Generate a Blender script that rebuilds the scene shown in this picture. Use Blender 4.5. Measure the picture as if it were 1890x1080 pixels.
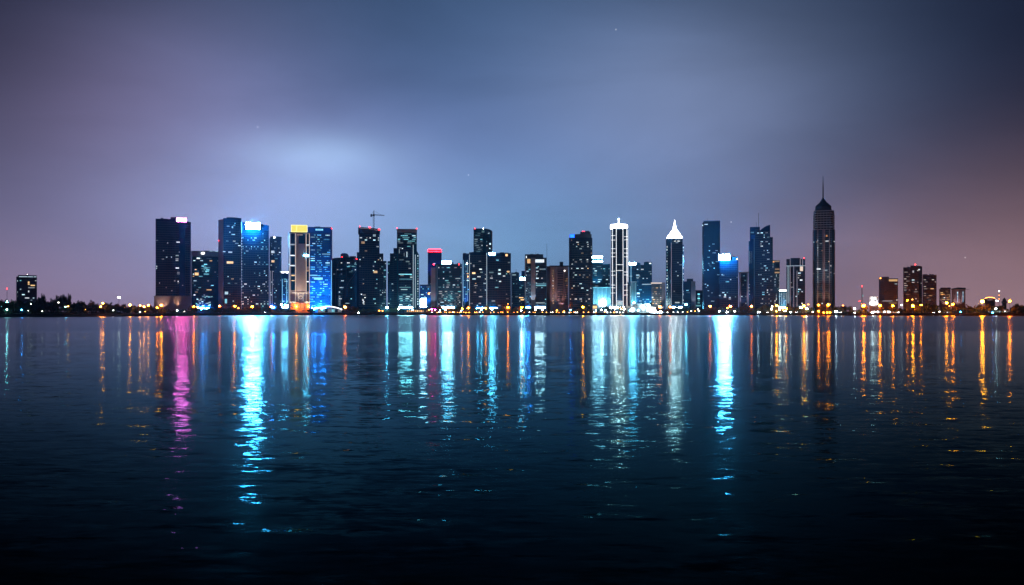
import bpy, bmesh, math, random
from mathutils import Vector, Matrix

for o in list(bpy.data.objects):
    bpy.data.objects.remove(o, do_unlink=True)
sc = bpy.context.scene
COL = sc.collection
R = math.radians

# ------------------------------------------------------------------ camera
F, CX, HY, CAMZ = 1837.5, 945.0, 575.0, 5.0      # focal length in photo pixels, principal column, horizon row, eye height
cd = bpy.data.cameras.new('camera')
cam = bpy.data.objects.new('camera', cd)
COL.objects.link(cam)
cam.location = (0, 0, CAMZ)
cam.rotation_euler = (R(90), 0, 0)
cd.sensor_width = 36.0
cd.lens = 35.0
cd.shift_y = (HY - 540.0) / 1890.0
cd.clip_start = 0.5
cd.clip_end = 30000
sc.camera = cam

# ------------------------------------------------------------------ night sky: twilight remnant + low cloud lit by the city
world = bpy.data.worlds.new('World')
sc.world = world
world.use_nodes = True
nt = world.node_tree
for n in list(nt.nodes):
    nt.nodes.remove(n)
def N(tree, typ, **kw):
    n = tree.nodes.new(typ)
    for k, v in kw.items():
        setattr(n, k, v)
    return n
def MATH(tree, op, a, b=None, c=None, clamp=False):
    n = tree.nodes.new('ShaderNodeMath')
    n.operation = op
    n.use_clamp = clamp
    for i, v in enumerate((a, b, c)):
        if v is None:
            continue
        if isinstance(v, (int, float)):
            n.inputs[i].default_value = v
        else:
            tree.links.new(v, n.inputs[i])
    return n.outputs[0]
tc = N(nt, 'ShaderNodeTexCoord')
sep = N(nt, 'ShaderNodeSeparateXYZ')
nt.links.new(tc.outputs['Generated'], sep.inputs[0])
az = MATH(nt, 'ARCTAN2', sep.outputs[0], sep.outputs[1])
el = MATH(nt, 'ABSOLUTE', MATH(nt, 'ARCSINE', sep.outputs[2]))
# cloud structure: wide soft streaks
cmb = N(nt, 'ShaderNodeCombineXYZ')
nt.links.new(MATH(nt, 'MULTIPLY', az, 2.2), cmb.inputs[0])
nt.links.new(MATH(nt, 'MULTIPLY', el, 6.5), cmb.inputs[1])
noi = N(nt, 'ShaderNodeTexNoise')
noi.inputs['Scale'].default_value = 1.6
noi.inputs['Detail'].default_value = 6.0
noi.inputs['Roughness'].default_value = 0.5
noi.inputs['Distortion'].default_value = 0.4
nt.links.new(cmb.outputs[0], noi.inputs['Vector'])
cloud = MATH(nt, 'MULTIPLY_ADD', noi.outputs[0], 0.64, 0.68)
SKY = [((0, 0, 9, 9), (0.0064, .008, .022)),
       ((-.36, .02, .40, .16), (0.1431, .130, .225)),
       ((.02, .08, .30, .13), (0.0042, .036, .130)),
       ((.45, .0, .28, .11), (0.3000, .172, .174)),
       ((-.19, .152, .066, .021), (0.1325, .21, .27)),
       ((-.22, .12, .13, .050), (0.0424, .07, .10)),
       ((-.36, .17, .12, .10), (0.0477, .022, .035)),
       ((.16, .19, .16, .10), (0.1399, .158, .228)),
       ((-.29, .22, .13, .09), (0.0583, .062, .115)),
       ((0, .24, .30, .20), (0.0413, .090, .186)),
       ((-.2, .11, .16, .08), (0.1431, .15, .265)),
       ((-.42, .0, .30, .06), (0.1325, .065, .065)),
       ((-.06, .05, .22, .08), (0.0318, .155, .185))]
total = None
for (a0, e0, sa, se), colr in SKY:
    da = MATH(nt, 'DIVIDE', MATH(nt, 'SUBTRACT', az, a0), sa)
    de = MATH(nt, 'DIVIDE', MATH(nt, 'SUBTRACT', el, e0), se)
    g = MATH(nt, 'EXPONENT', MATH(nt, 'MULTIPLY', MATH(nt, 'ADD', MATH(nt, 'MULTIPLY', da, da), MATH(nt, 'MULTIPLY', de, de)), -1.0))
    vm = N(nt, 'ShaderNodeVectorMath', operation='SCALE')
    vm.inputs[0].default_value = colr
    nt.links.new(g, vm.inputs['Scale'])
    if total is None:
        total = vm.outputs[0]
    else:
        ad = N(nt, 'ShaderNodeVectorMath', operation='ADD')
        nt.links.new(total, ad.inputs[0])
        nt.links.new(vm.outputs[0], ad.inputs[1])
        total = ad.outputs[0]
cl = N(nt, 'ShaderNodeVectorMath', operation='SCALE')
nt.links.new(total, cl.inputs[0])
nt.links.new(cloud, cl.inputs['Scale'])
# a few faint stars in the gaps
vor = N(nt, 'ShaderNodeTexVoronoi')
vor.inputs['Scale'].default_value = 70.0
nt.links.new(tc.outputs['Generated'], vor.inputs['Vector'])
sepc = N(nt, 'ShaderNodeSeparateColor')
nt.links.new(vor.outputs['Color'], sepc.inputs[0])
star = MATH(nt, 'MULTIPLY', MATH(nt, 'LESS_THAN', vor.outputs['Distance'], 0.045), MATH(nt, 'GREATER_THAN', sepc.outputs[0], 0.95))
star = MATH(nt, 'MULTIPLY', star, 0.4)
st = N(nt, 'ShaderNodeVectorMath', operation='ADD')
nt.links.new(cl.outputs[0], st.inputs[0])
nt.links.new(star, st.inputs[1])
bg = N(nt, 'ShaderNodeBackground')
nt.links.new(st.outputs[0], bg.inputs[0])
bg.inputs[1].default_value = 1.0
sky = N(nt, 'ShaderNodeTexSky', sky_type='NISHITA')
sky.sun_disc = False
sky.sun_elevation = R(-7.0)
sky.sun_rotation = R(200)
bg2 = N(nt, 'ShaderNodeBackground')
nt.links.new(sky.outputs[0], bg2.inputs[0])
bg2.inputs[1].default_value = 0.01
adds = N(nt, 'ShaderNodeAddShader')
nt.links.new(bg.outputs[0], adds.inputs[0])
nt.links.new(bg2.outputs[0], adds.inputs[1])
wo = N(nt, 'ShaderNodeOutputWorld')
nt.links.new(adds.outputs[0], wo.inputs[0])

# the one sun lamp, as good as gone (moonlight behind overcast)
sd = bpy.data.lights.new('moon', 'SUN')
sd.energy = 0.02
sd.angle = R(15)
sd.color = (0.75, 0.85, 1.0)
so = bpy.data.objects.new('moon', sd)
COL.objects.link(so)
so.rotation_euler = (R(50), 0, R(20))

sc.view_settings.view_transform = 'Standard'
sc.view_settings.look = 'None'
sc.view_settings.exposure = 0.0
sc.view_settings.gamma = 1.0
sc.view_settings.use_curve_mapping = False
sc.render.engine = 'CYCLES'
sc.cycles.use_denoising = True
sc.cycles.max_bounces = 6
sc.cycles.diffuse_bounces = 2
sc.cycles.glossy_bounces = 3
sc.cycles.volume_bounces = 0
sc.cycles.transparent_max_bounces = 6
sc.cycles.caustics_reflective = False
sc.cycles.caustics_refractive = False
sc.cycles.sample_clamp_indirect = 20.0
sc.cycles.use_light_tree = True

# ------------------------------------------------------------------ materials
MATS = {}
def mat(name, color, rough=0.6, metal=0.0, var=0.25, scale=0.15, spec=0.5):
    """Principled surface with noise-broken colour and roughness."""
    m = bpy.data.materials.new(name)
    m.use_nodes = True
    t = m.node_tree
    p = t.nodes['Principled BSDF']
    co = N(t, 'ShaderNodeTexCoord')
    n1 = N(t, 'ShaderNodeTexNoise')
    n1.inputs['Scale'].default_value = scale
    n1.inputs['Detail'].default_value = 5
    t.links.new(co.outputs['Object'], n1.inputs['Vector'])
    k = MATH(t, 'MULTIPLY_ADD', n1.outputs[0], 2 * var, 1 - var)
    v = N(t, 'ShaderNodeVectorMath', operation='SCALE')
    v.inputs[0].default_value = color
    t.links.new(k, v.inputs['Scale'])
    t.links.new(v.outputs[0], p.inputs['Base Color'])
    t.links.new(MATH(t, 'MULTIPLY_ADD', n1.outputs[0], 0.2, rough - 0.1, clamp=True), p.inputs['Roughness'])
    p.inputs['Metallic'].default_value = metal
    p.inputs['Specular IOR Level'].default_value = spec
    MATS[name] = m
    return m
def emit(name, color, strength, rnd=0.0, base=(.2, .2, .2)):
    """A light giver: lamp lens, sign face or lit room; rnd makes each copy differ."""
    m = bpy.data.materials.new(name)
    m.use_nodes = True
    t = m.node_tree
    p = t.nodes['Principled BSDF']
    p.inputs['Base Color'].default_value = (*base, 1)
    p.inputs['Emission Color'].default_value = (*color, 1)
    if rnd:
        oi = N(t, 'ShaderNodeObjectInfo')
        k = MATH(t, 'MULTIPLY_ADD', MATH(t, 'POWER', oi.outputs['Random'], 2.0), 2 * rnd * strength, strength * (1 - rnd))
        t.links.new(k, p.inputs['Emission Strength'])
    else:
        p.inputs['Emission Strength'].default_value = strength
    MATS[name] = m
    return m
mat('navy_glass', (.0025, .025, .072), .22, 0, .35, .05)
mat('teal_glass', (.005, .068, .125), .22, 0, .35, .05)
mat('blue_glass', (.006, .055, .19), .25, 0, .3, .05)
mat('grey_glass', (.020, .050, .090), .22, 0, .35, .05)
mat('black_glass', (.0015, .012, .034), .25, 0, .3, .05)
mat('haze_glass', (.045, .085, .165), .3, 0, .3, .05)
mat('slate_glass', (.060, .095, .15), .25, 0, .3, .05)
mat('dark_frame', (.0032, .024, .065), .5, 0, .3, .3)
mat('pale_frame', (.05, .11, .17), .5, 0, .3, .3)
mat('mauve_concrete', (.30, .25, .28), .8, 0, .22, .12)
mat('grey_concrete', (.22, .25, .29), .8, 0, .22, .12)
mat('brown_concrete', (.19, .175, .20), .8, 0, .25, .12)
mat('dark_concrete', (.015, .050, .095), .8, 0, .25, .12)
mat('white_paint', (.75, .76, .78), .5, 0, .1, .4)
mat('dark_metal', (.035, .038, .045), .45, .6, .2, .8)
mat('steel', (.30, .32, .35), .4, .8, .2, .8)
mat('foliage', (.022, .045, .026), .7, 0, .5, .9, .2)
mat('foliage_olive', (.045, .050, .022), .7, 0, .5, .9, .2)
mat('bark', (.05, .038, .028), .9, 0, .3, 2.0)
mat('ground_earth', (.055, .052, .048), .95, 0, .4, .05, .2)
mat('bank_earth', (.010, .011, .013), .95, 0, .5, .15, .1)
mat('quay_stone', (.10, .10, .105), .85, 0, .35, .3)
mat('paving', (.18, .165, .15), .8, 0, .3, .2)
mat('tyre', (.015, .015, .015), .9, 0, .2, 2)
mat('car_white', (.55, .56, .58), .3, 0, .08, 1)
mat('car_dark', (.03, .035, .045), .3, 0, .15, 1)
mat('car_red', (.25, .02, .02), .3, 0, .1, 1)
emit('lit_cool', (.60, .90, 1.0), .95, .8)
emit('lit_teal', (.24, .85, 1.0), .75, .8)
emit('lit_warm', (1.0, .62, .26), 1.0, .7)
emit('lit_white', (.85, .95, 1.0), .98, .75)
emit('lit_blue', (.10, .50, 1.0), 1.1, .75)
emit('lit_amber', (1.0, .42, .11), 1.2, .6)
emit('dim_white', (.95, .88, .82), .42, .7)
emit('dim_teal', (.12, .55, .75), .28, .8)
emit('line_white', (.92, .96, 1.0), 1.6)
emit('line_warm', (1.0, .80, .62), 0.85)
emit('line_cool', (.60, .85, 1.0), 0.75)
emit('line_blue', (.25, .65, 1.0), 0.9)
emit('line_mauve', (.75, .70, .85), 0.35)
emit('sign_cyan', (.18, .60, 1.0), 700)
emit('sign_cyan_soft', (.20, .70, 1.0), 190)
emit('sign_pink', (1.0, .085, .36), 340)
emit('sign_pink_core', (1.0, .40, .55), 3)
emit('sign_gold', (1.0, .84, .13), .95)
emit('sign_gold_edge', (1.0, .90, .35), 1.6)
emit('sign_blue', (.003, .07, 1.0), 7)
emit('neon_red', (1.0, .010, .022), 30)
emit('beacon_red', (1.0, .015, .015), 22)
emit('beacon_white', (1.0, .80, .75), 25)
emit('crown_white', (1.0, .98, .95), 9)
emit('lamp_orange', (1.0, .14, .003), 460)
emit('lamp_amber', (1.0, .20, .005), 460)
emit('lamp_red', (1.0, .13, .02), 130)
emit('lamp_white', (.85, .95, 1.0), 90)
emit('lamp_cyan', (.15, .72, 1.0), 230)
emit('lamp_teal', (.25, .88, .88), 140)
emit('lamp_blue', (.03, .30, 1.0), 200)
emit('lamp_small_orange', (1.0, .30, .04), 14)
emit('lamp_small_white', (1.0, .93, .82), 14)
emit('panel_white', (.60, .90, 1.0), 70)
emit('panel_cyan', (.20, .78, 1.0), 1.1)
emit('lamp_pale', (1.0, .78, .50), 200)
emit('lamp_dim_orange', (1.0, .22, .02), 420)
emit('added_crimson', (1.0, .02, .17), 520)  # for two lamps added low to give the neon's red streak
emit('strip_teal', (.35, .88, .95), 210)  # added strips at tower feet, put in to widen the water's streaks
emit('strip_cyan', (.12, .65, 1.0), 250)
emit('strip_white', (.70, .92, 1.0), 190)
emit('strip_blue', (.02, .26, 1.0), 520)
emit('strip_pale', (1.0, .82, .58), 150)
emit('added_crown_lamp', (1.0, .97, .92), 900)  # small bright balls added to carry the dimmed crowns' streaks
emit('head_lamp', (.95, .97, 1.0), 60)
emit('tail_lamp', (1.0, .05, .03), 12)

# ------------------------------------------------------------------ mesh helpers
def put(o, parent=None):
    COL.objects.link(o)
    if parent is not None:
        o.parent = parent
    return o
def mesh_obj(name, verts, faces, material, parent=None, smooth=False):
    me = bpy.data.meshes.new(name)
    me.from_pydata(verts, [], faces)
    me.materials.append(MATS[material])
    bm = bmesh.new(); bm.from_mesh(me)
    bmesh.ops.recalc_face_normals(bm, faces=bm.faces)
    bm.to_mesh(me); bm.free()
    if smooth:
        me.polygons.foreach_set('use_smooth', [True] * len(me.polygons))
    o = bpy.data.objects.new(name, me)
    return put(o, parent)
def tag(o, label, cat, group=None):
    o['label'] = label
    o['category'] = cat
    if group:
        o['group'] = group
    return o
BOXF = [(0, 1, 3, 2), (4, 6, 7, 5), (0, 4, 5, 1), (2, 3, 7, 6), (0, 2, 6, 4), (1, 5, 7, 3)]
def box_v(x0, x1, y0, y1, z0, z1):
    return [(x, y, z) for x in (x0, x1) for y in (y0, y1) for z in (z0, z1)]
class MB:
    """collects solids into one mesh"""
    def __init__(s):
        s.v, s.f = [], []
    def box(s, *a):
        b = len(s.v)
        s.v += box_v(*a)
        s.f += [tuple(i + b for i in q) for q in BOXF]
        return s
    def bar(s, p, q, r, n=4, r2=None):
        p, q = Vector(p), Vector(q)
        d = (q - p).normalized()
        a = d.orthogonal().normalized(); c = d.cross(a)
        b = len(s.v)
        for pt, rr in ((p, r), (q, r if r2 is None else r2)):
            for i in range(n):
                t = 2 * math.pi * (i + .5) / n
                s.v.append(tuple(pt + (a * math.cos(t) + c * math.sin(t)) * rr))
        s.f += [(b + i, b + (i + 1) % n, b + n + (i + 1) % n, b + n + i) for i in range(n)]
        s.f += [tuple(b + i for i in range(n)), tuple(b + n + i for i in range(n))]
        return s
    def lathe(s, prof, n=16, cx=0, cy=0):
        b = len(s.v)
        for r, z in prof:
            for i in range(n):
                t = 2 * math.pi * i / n
                s.v.append((cx + r * math.cos(t), cy + r * math.sin(t), z))
        for k in range(len(prof) - 1):
            for i in range(n):
                j = (i + 1) % n
                s.f.append((b + k * n + i, b + k * n + j, b + (k + 1) * n + j, b + (k + 1) * n + i))
        s.f.append(tuple(b + i for i in range(n)))
        s.f.append(tuple(b + (len(prof) - 1) * n + i for i in range(n)))
        return s
    def build(s, name, material, parent=None, smooth=False):
        return mesh_obj(name, s.v, s.f, material, parent, smooth)
def empty(name, loc, rz=0):
    o = bpy.data.objects.new(name, None)
    o.location = loc
    o.rotation_euler = (0, 0, rz)
    o.empty_display_size = 1
    return put(o)
UNIT = {}
def unit_box(material):
    if material not in UNIT:
        me = bpy.data.meshes.new('window')
        me.from_pydata(box_v(-.5, .5, -.5, .5, -.5, .5), [], BOXF)
        me.materials.append(MATS[material])
        bm = bmesh.new(); bm.from_mesh(me)
        bmesh.ops.recalc_face_normals(bm, faces=bm.faces)
        bm.to_mesh(me); bm.free()
        UNIT[material] = me
    return UNIT[material]
UNITS = {}
def unit_ball(material):
    if material not in UNITS:
        me = bpy.data.meshes.new('lamp')
        bm = bmesh.new()
        bmesh.ops.create_icosphere(bm, subdivisions=2, radius=1)
        bm.to_mesh(me); bm.free()
        me.materials.append(MATS[material])
        UNITS[material] = me
    return UNITS[material]

# ------------------------------------------------------------------ the lay of the place
GZ = 3.0
SHORE = [(-900, 590, 24), (0, 585.6, 22), (150, 584.8, 20), (280, 584.0, 14), (400, 582.6, 6), (500, 581.7, .6), (950, 581.7, .6),
         (1240, 582.0, .6), (1300, 582.2, 3), (1600, 582.8, 3), (1890, 583.2, 3), (2800, 585, 6)]
def shore_y(px):
    for (a, ya, _), (b, yb, _) in zip(SHORE, SHORE[1:]):
        if a <= px <= b:
            t = (px - a) / (b - a)
            return CAMZ * F / (ya + (yb - ya) * t - HY)
    return CAMZ * F / (582 - HY)
def wx(px, Y):
    return (px - CX) * Y / F
def wz(py, Y):
    return CAMZ + (HY - py) * Y / F

# water: one sheet, mirror-like, its ripples carried as slopes (finer towards the shore, a wind-ruffled reach beyond 250 m)
wm = bpy.data.materials.new('water')
wm.use_nodes = True
t = wm.node_tree
for n in list(t.nodes):
    t.nodes.remove(n)
geo = N(t, 'ShaderNodeNewGeometry')
sp = N(t, 'ShaderNodeSeparateXYZ')
t.links.new(geo.outputs['Position'], sp.inputs[0])
def slope_noise(sx, sy, seed, detail, ax, ay, rough=.5):
    c = N(t, 'ShaderNodeCombineXYZ')
    t.links.new(MATH(t, 'MULTIPLY', sp.outputs[0], sx), c.inputs[0])
    t.links.new(MATH(t, 'MULTIPLY', sp.outputs[1], sy), c.inputs[1])
    c.inputs[2].default_value = seed
    n = N(t, 'ShaderNodeTexNoise')
    n.inputs['Scale'].default_value = 1
    n.inputs['Detail'].default_value = detail
    n.inputs['Roughness'].default_value = rough
    t.links.new(c.outputs[0], n.inputs['Vector'])
    s = N(t, 'ShaderNodeVectorMath', operation='MULTIPLY_ADD')
    t.links.new(n.outputs['Color'], s.inputs[0])
    s.inputs[1].default_value = (ax, ay, 0)
    s.inputs[2].default_value = (-ax / 2, -ay / 2, 0)
    return s.outputs[0]
def vadd(a, b):
    n = N(t, 'ShaderNodeVectorMath', operation='ADD')
    t.links.new(a, n.inputs[0])
    if isinstance(b, tuple):
        n.inputs[1].default_value = b
    else:
        t.links.new(b, n.inputs[1])
    return n.outputs[0]
def vscale(a, k):
    n = N(t, 'ShaderNodeVectorMath', operation='SCALE')
    t.links.new(a, n.inputs[0])
    if isinstance(k, (int, float)):
        n.inputs['Scale'].default_value = k
    else:
        t.links.new(k, n.inputs['Scale'])
    return n.outputs[0]
swell = slope_noise(.045, .16, 3.1, 2, .04, .06)
chop = slope_noise(.55, 1.5, 7.7, 3, .14, .205, .6)
fine = slope_noise(2.2, 5.0, 12.3, 3, .10, .14, .6)
# wind-ruffled reach: starts about 250 m out, its edge wavering
edge = N(t, 'ShaderNodeTexNoise')
edge.inputs['Scale'].default_value = 0.035
edge.inputs['Detail'].default_value = 5
t.links.new(geo.outputs['Position'], edge.inputs['Vector'])
yy = MATH(t, 'MULTIPLY_ADD', edge.outputs[0], 70.0, sp.outputs[1])
mr = N(t, 'ShaderNodeMapRange')
mr.inputs['From Min'].default_value = 262
mr.inputs['From Max'].default_value = 300
t.links.new(yy, mr.inputs[0])
ruff = mr.outputs[0]
gust = N(t, 'ShaderNodeTexNoise')          # patches of calmer and livelier water
gust.inputs['Scale'].default_value = 1
gc = N(t, 'ShaderNodeCombineXYZ')
t.links.new(MATH(t, 'MULTIPLY', sp.outputs[0], .02), gc.inputs[0])
t.links.new(MATH(t, 'MULTIPLY', sp.outputs[1], .05), gc.inputs[1])
t.links.new(gc.outputs[0], gust.inputs['Vector'])
mf = N(t, 'ShaderNodeMapRange')            # wavelets that distance makes too small to tell apart
mf.inputs['From Min'].default_value = 22
mf.inputs['From Max'].default_value = 130
t.links.new(sp.outputs[1], mf.inputs[0])
far = mf.outputs[0]
liv = MATH(t, 'MULTIPLY_ADD', gust.outputs[0], .9, .55)
bn = N(t, 'ShaderNodeTexNoise')            # steep wavelets come in bursts on otherwise calm water
bn.inputs['Scale'].default_value = 1
bn.inputs['Detail'].default_value = 2
bc = N(t, 'ShaderNodeCombineXYZ')
t.links.new(MATH(t, 'MULTIPLY', sp.outputs[0], .33), bc.inputs[0])
t.links.new(MATH(t, 'MULTIPLY', sp.outputs[1], .85), bc.inputs[1])
bc.inputs[2].default_value = 55.0
t.links.new(bc.outputs[0], bn.inputs['Vector'])
burst = MATH(t, 'POWER', MATH(t, 'MULTIPLY', bn.outputs[0], 2.0), 3.0)
liv = MATH(t, 'MULTIPLY', liv, burst)
ruffled = slope_noise(.5, 1.1, 31.0, 3, .34, .33)
slopes = vadd(vadd(swell, vscale(chop, liv)), vscale(fine, liv))
slopes = vadd(slopes, vscale(ruffled, ruff))
nv = N(t, 'ShaderNodeVectorMath', operation='NORMALIZE')
t.links.new(vadd(slopes, (0, 0, 1)), nv.inputs[0])
gl = N(t, 'ShaderNodeBsdfGlossy')
gl.distribution = 'GGX'
gl.inputs['Color'].default_value = (.56, .90, 1.0, 1)
t.links.new(MATH(t, 'ADD', MATH(t, 'MULTIPLY', ruff, .12), MATH(t, 'MULTIPLY_ADD', far, .035, .05)), gl.inputs['Roughness'])
t.links.new(nv.outputs[0], gl.inputs['Normal'])
df = N(t, 'ShaderNodeBsdfDiffuse')
df.inputs['Color'].default_value = (.0005, .006, .014, 1)
fr = N(t, 'ShaderNodeFresnel')
fr.inputs['IOR'].default_value = 1.33
fsq = MATH(t, 'POWER', fr.outputs[0], 2.0)
tint = N(t, 'ShaderNodeMix', data_type='RGBA')      # head-on the dark water swallows red; at grazing angles it mirrors the sky as it is
tint.inputs[6].default_value = (.13, .80, 1.0, 1)
tint.inputs[7].default_value = (.80, .92, 1.0, 1)
t.links.new(fsq, tint.inputs[0])
t.links.new(tint.outputs[2], gl.inputs['Color'])
fac = MATH(t, 'POWER', fr.outputs[0], 2.9)
gl2 = N(t, 'ShaderNodeBsdfGlossy')      # unresolved wavelets: the long soft tails of the light streaks
gl2.distribution = 'GGX'
gl2.inputs['Color'].default_value = (.46, .86, 1.0, 1)
gl2.inputs['Roughness'].default_value = .30
t.links.new(nv.outputs[0], gl2.inputs['Normal'])
t.links.new(tint.outputs[2], gl2.inputs['Color'])
mg = N(t, 'ShaderNodeMixShader')
t.links.new(MATH(t, 'MULTIPLY_ADD', far, .06, .24), mg.inputs[0])
t.links.new(gl.outputs[0], mg.inputs[1])
t.links.new(gl2.outputs[0], mg.inputs[2])
mx = N(t, 'ShaderNodeMixShader')
t.links.new(fac, mx.inputs[0])
t.links.new(df.outputs[0], mx.inputs[1])
t.links.new(mg.outputs[0], mx.inputs[2])
om = N(t, 'ShaderNodeOutputMaterial')
t.links.new(mx.outputs[0], om.inputs[0])
MATS['water'] = wm
w = mesh_obj('water', [(-4500, -400, 0), (4500, -400, 0), (4500, 2600, 0), (-4500, 2600, 0)], [(0, 1, 2, 3)], 'water')
w['kind'] = 'structure'

# land: bank or quay wall along the shoreline, then one sheet to the horizon
pts = []
for px, py, wd in SHORE:
    n = 1
    pts.append((px, CAMZ * F / (py - HY), wd))
dense = []
for (a, ya, wa), (b, yb, wb) in zip(pts, pts[1:]):
    k = max(1, int((b - a) / 30))
    for i in range(k):
        q = i / k
        px = a + (b - a) * q
        dense.append((px, shore_y(px) if 0 <= px <= 1890 else ya + (yb - ya) * q, wa + (wb - wa) * q))
dense.append(pts[-1])
rng = random.Random(4)
vb, fb, vg, fg = [], [], [], []
for i, (px, Y, wd) in enumerate(dense):
    x = wx(px, Y)
    j = rng.uniform(-1.2, 1.2) if wd > 2 else 0
    vb += [(x, Y + j, -1.0), (x, Y + j + wd * .1, .5), (x, Y + wd * .55 + j * .5, 1.6 + (0 if wd < 2 else rng.uniform(-.2, .3))), (x, Y + wd, GZ)]
    vg += [(x, Y + wd + .01, GZ), (x * 1.25, Y + 330, GZ), (x * 6.5, 6000, GZ)]
    if i:
        a, b = 4 * (i - 1), 4 * i
        fb += [(a + k, b + k, b + k + 1, a + k + 1) for k in range(3)]
        a, b = 3 * (i - 1), 3 * i
        fg += [(a + k, b + k, b + k + 1, a + k + 1) for k in range(2)]
q = mesh_obj('river_bank', vb, fb, 'bank_earth'); q['kind'] = 'structure'
g = mesh_obj('ground', vg, fg, 'ground_earth'); g['kind'] = 'structure'
# promenade paving with a kerb along the built-up waterfront
vp, fp = [], []
k = 0
for px, Y, wd in dense:
    if 395 <= px <= 1900:
        x = wx(px, Y)
        vp += [(x, Y + wd - .2, GZ - .6), (x, Y + wd - .2, GZ + .14), (x, Y + wd + 7.5, GZ + .14), (x, Y + wd + 7.5, GZ + .02)]
        if k:
            a, b = 4 * (k - 1), 4 * k
            fp += [(a + i, b + i, b + i + 1, a + i + 1) for i in range(3)]
        k += 1
p_ = mesh_obj('promenade', vp, fp, 'paving'); p_['kind'] = 'structure'

# ------------------------------------------------------------------ buildings
REFS = []
class B:
    """One building. Everything is given in photo pixels at the building's own distance and turned into metres on the spot."""
    def __init__(s, name, label, x0, x1, Y, ref=None, cat='tower', group=None):
        s.cx = (x0 + x1) / 2
        s.Y = Y
        th = math.atan((s.cx - CX) / F)
        s.sv = Y / F
        s.su = s.sv * math.cos(th)
        s.o = empty(name, (wx(s.cx, Y), Y, GZ), -th)
        tag(s.o, label, cat, group)
        s.rng = random.Random(int(x0 * 7 + Y))
        s.nw = 0
        if ref:
            REFS.append((s.cx, ref))
    def u(s, px):
        return (px - s.cx) * s.su
    def z(s, py):
        return max(-.3, CAMZ + (HY - py) * s.sv - GZ) if py is not None else -.3
    def prism(s, name, plan, top, m, bot=None, parent=None):
        """plan: (pixel column, metres back from the front) round the footprint; top: row, or a row per corner"""
        n = len(plan)
        tops = top if isinstance(top, (list, tuple)) else [top] * n
        v = [(s.u(px), d, s.z(bot)) for px, d in plan] + [(s.u(px), d, s.z(ty)) for (px, d), ty in zip(plan, tops)]
        f = [(i, (i + 1) % n, n + (i + 1) % n, n + i) for i in range(n)] + [tuple(range(n)), tuple(range(n, 2 * n))]
        return mesh_obj(name, v, f, m, parent or s.o)
    def box(s, name, x0, x1, top, m, bot=None, d0=0, d1=28, parent=None):
        return s.prism(name, [(x0, d0), (x1, d0), (x1, d1), (x0, d1)], top, m, bot, parent)
    def rnd(s, name, x0, x1, top, m, bot=None, d0=0, d1=28, n=8, bulge=5, parent=None):
        """body with a bowed front"""
        pl = []
        for i in range(n + 1):
            q = i / n
            pl.append((x0 + (x1 - x0) * q, d0 + bulge * (2 * q - 1) ** 2))
        return s.prism(name, pl + [(x1, d1), (x0, d1)], top, m, bot, parent)
    def bar(s, name, a, b, wpx, m, parent=None, n=4):
        """a, b: (col, row, metres back)"""
        mb = MB().bar((s.u(a[0]), a[2], s.z(a[1])), (s.u(b[0]), b[2], s.z(b[1])), wpx * s.sv / 2, n)
        return mb.build(name, m, parent or s.o)
    def win(s, px, py, w_, h_, m, d=0, name='window', parent=None, th=.3):
        o = bpy.data.objects.new(name, unit_box(m))
        o.scale = (w_ * s.su, th, h_ * s.sv)
        o.location = (s.u(px), d - th * .4, s.z(py))
        s.nw += 1
        return put(o, parent or s.o)
    def ball(s, px, py, r, m, d=0, name='beacon', sx=1.0):
        o = bpy.data.objects.new(name, unit_ball(m))
        r *= .75 if name == 'beacon' else 1
        o.scale = (r * s.sv * sx, r * s.sv, r * s.sv)
        o.location = (s.u(px), d, s.z(py))
        return put(o, s.o)
    def fac(s, x0, x1, y0, y1, d=0, fl=4.2, co=3.6, p=.06, mats=('lit_cool', 'lit_cool', 'lit_warm', 'lit_white'), runs=(1, 1, 1, 2, 2, 3),
            frame='dark_frame', rows=(), depth=None, cap=110, hh=.38, bow=0):
        """floors and mullions standing proud of the glass, and the rooms that are lit"""
        nf = max(1, int(round((y1 - y0) / fl))); nc = max(1, int(round((x1 - x0) / co)))
        fl = (y1 - y0) / nf; co = (x1 - x0) / nc
        mb = MB()
        def off(px):
            q = (px - x0) / (x1 - x0)
            return bow * (2 * q - 1) ** 2
        if frame:
            for i in range(nf + 1):
                py = y0 + i * fl
                zz = s.z(py)
                if bow:
                    for j in range(nc):
                        a, b_ = x0 + j * co, x0 + (j + 1) * co
                        dd = (off(a) + off(b_)) / 2
                        mb.box(s.u(a), s.u(b_), d + dd - .45, d + dd + .6, zz - .45, zz + .35)
                else:
                    mb.box(s.u(x0) - .1, s.u(x1) + .1, d - .35, d + .2, zz - .45, zz + .35)
                    if depth:
                        mb.box(s.u(x0) - .34, s.u(x0) + .1, d - .33, d + depth, zz - .44, zz + .34)
                        mb.box(s.u(x1) - .1, s.u(x1) + .34, d - .33, d + depth, zz - .44, zz + .34)
            for j in range(nc + 1):
                px = x0 + j * co
                xx = s.u(px)
                mb.box(xx - .16, xx + .16, d + off(px) - .42, d + off(px) + .2, s.z(y1) + .05, s.z(y0) - .05)
            fo = mb.build('facade_frame', frame, s.o)
            fo['kind'] = 'stuff'
        cnt = 0
        for i in range(nf):
            rp = p * s.rng.choice((.15, .5, .8, 1.2, 2.4))
            for r_ in rows:
                if y0 + i * fl <= r_[0] < y0 + (i + 1) * fl:
                    rp = r_[1]
            j = 0
            while j < nc:
                if s.rng.random() < rp and cnt < cap:
                    L = min(s.rng.choice(runs), nc - j)
                    h_ = fl * hh * s.rng.uniform(.7, 1.1)
                    px = x0 + (j + L / 2) * co
                    s.win(px, y0 + (i + .52) * fl, L * co * .66, h_, s.rng.choice(mats), d + off(px))
                    cnt += 1
                    j += L + 1
                else:
                    j += 1
        return s
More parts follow.
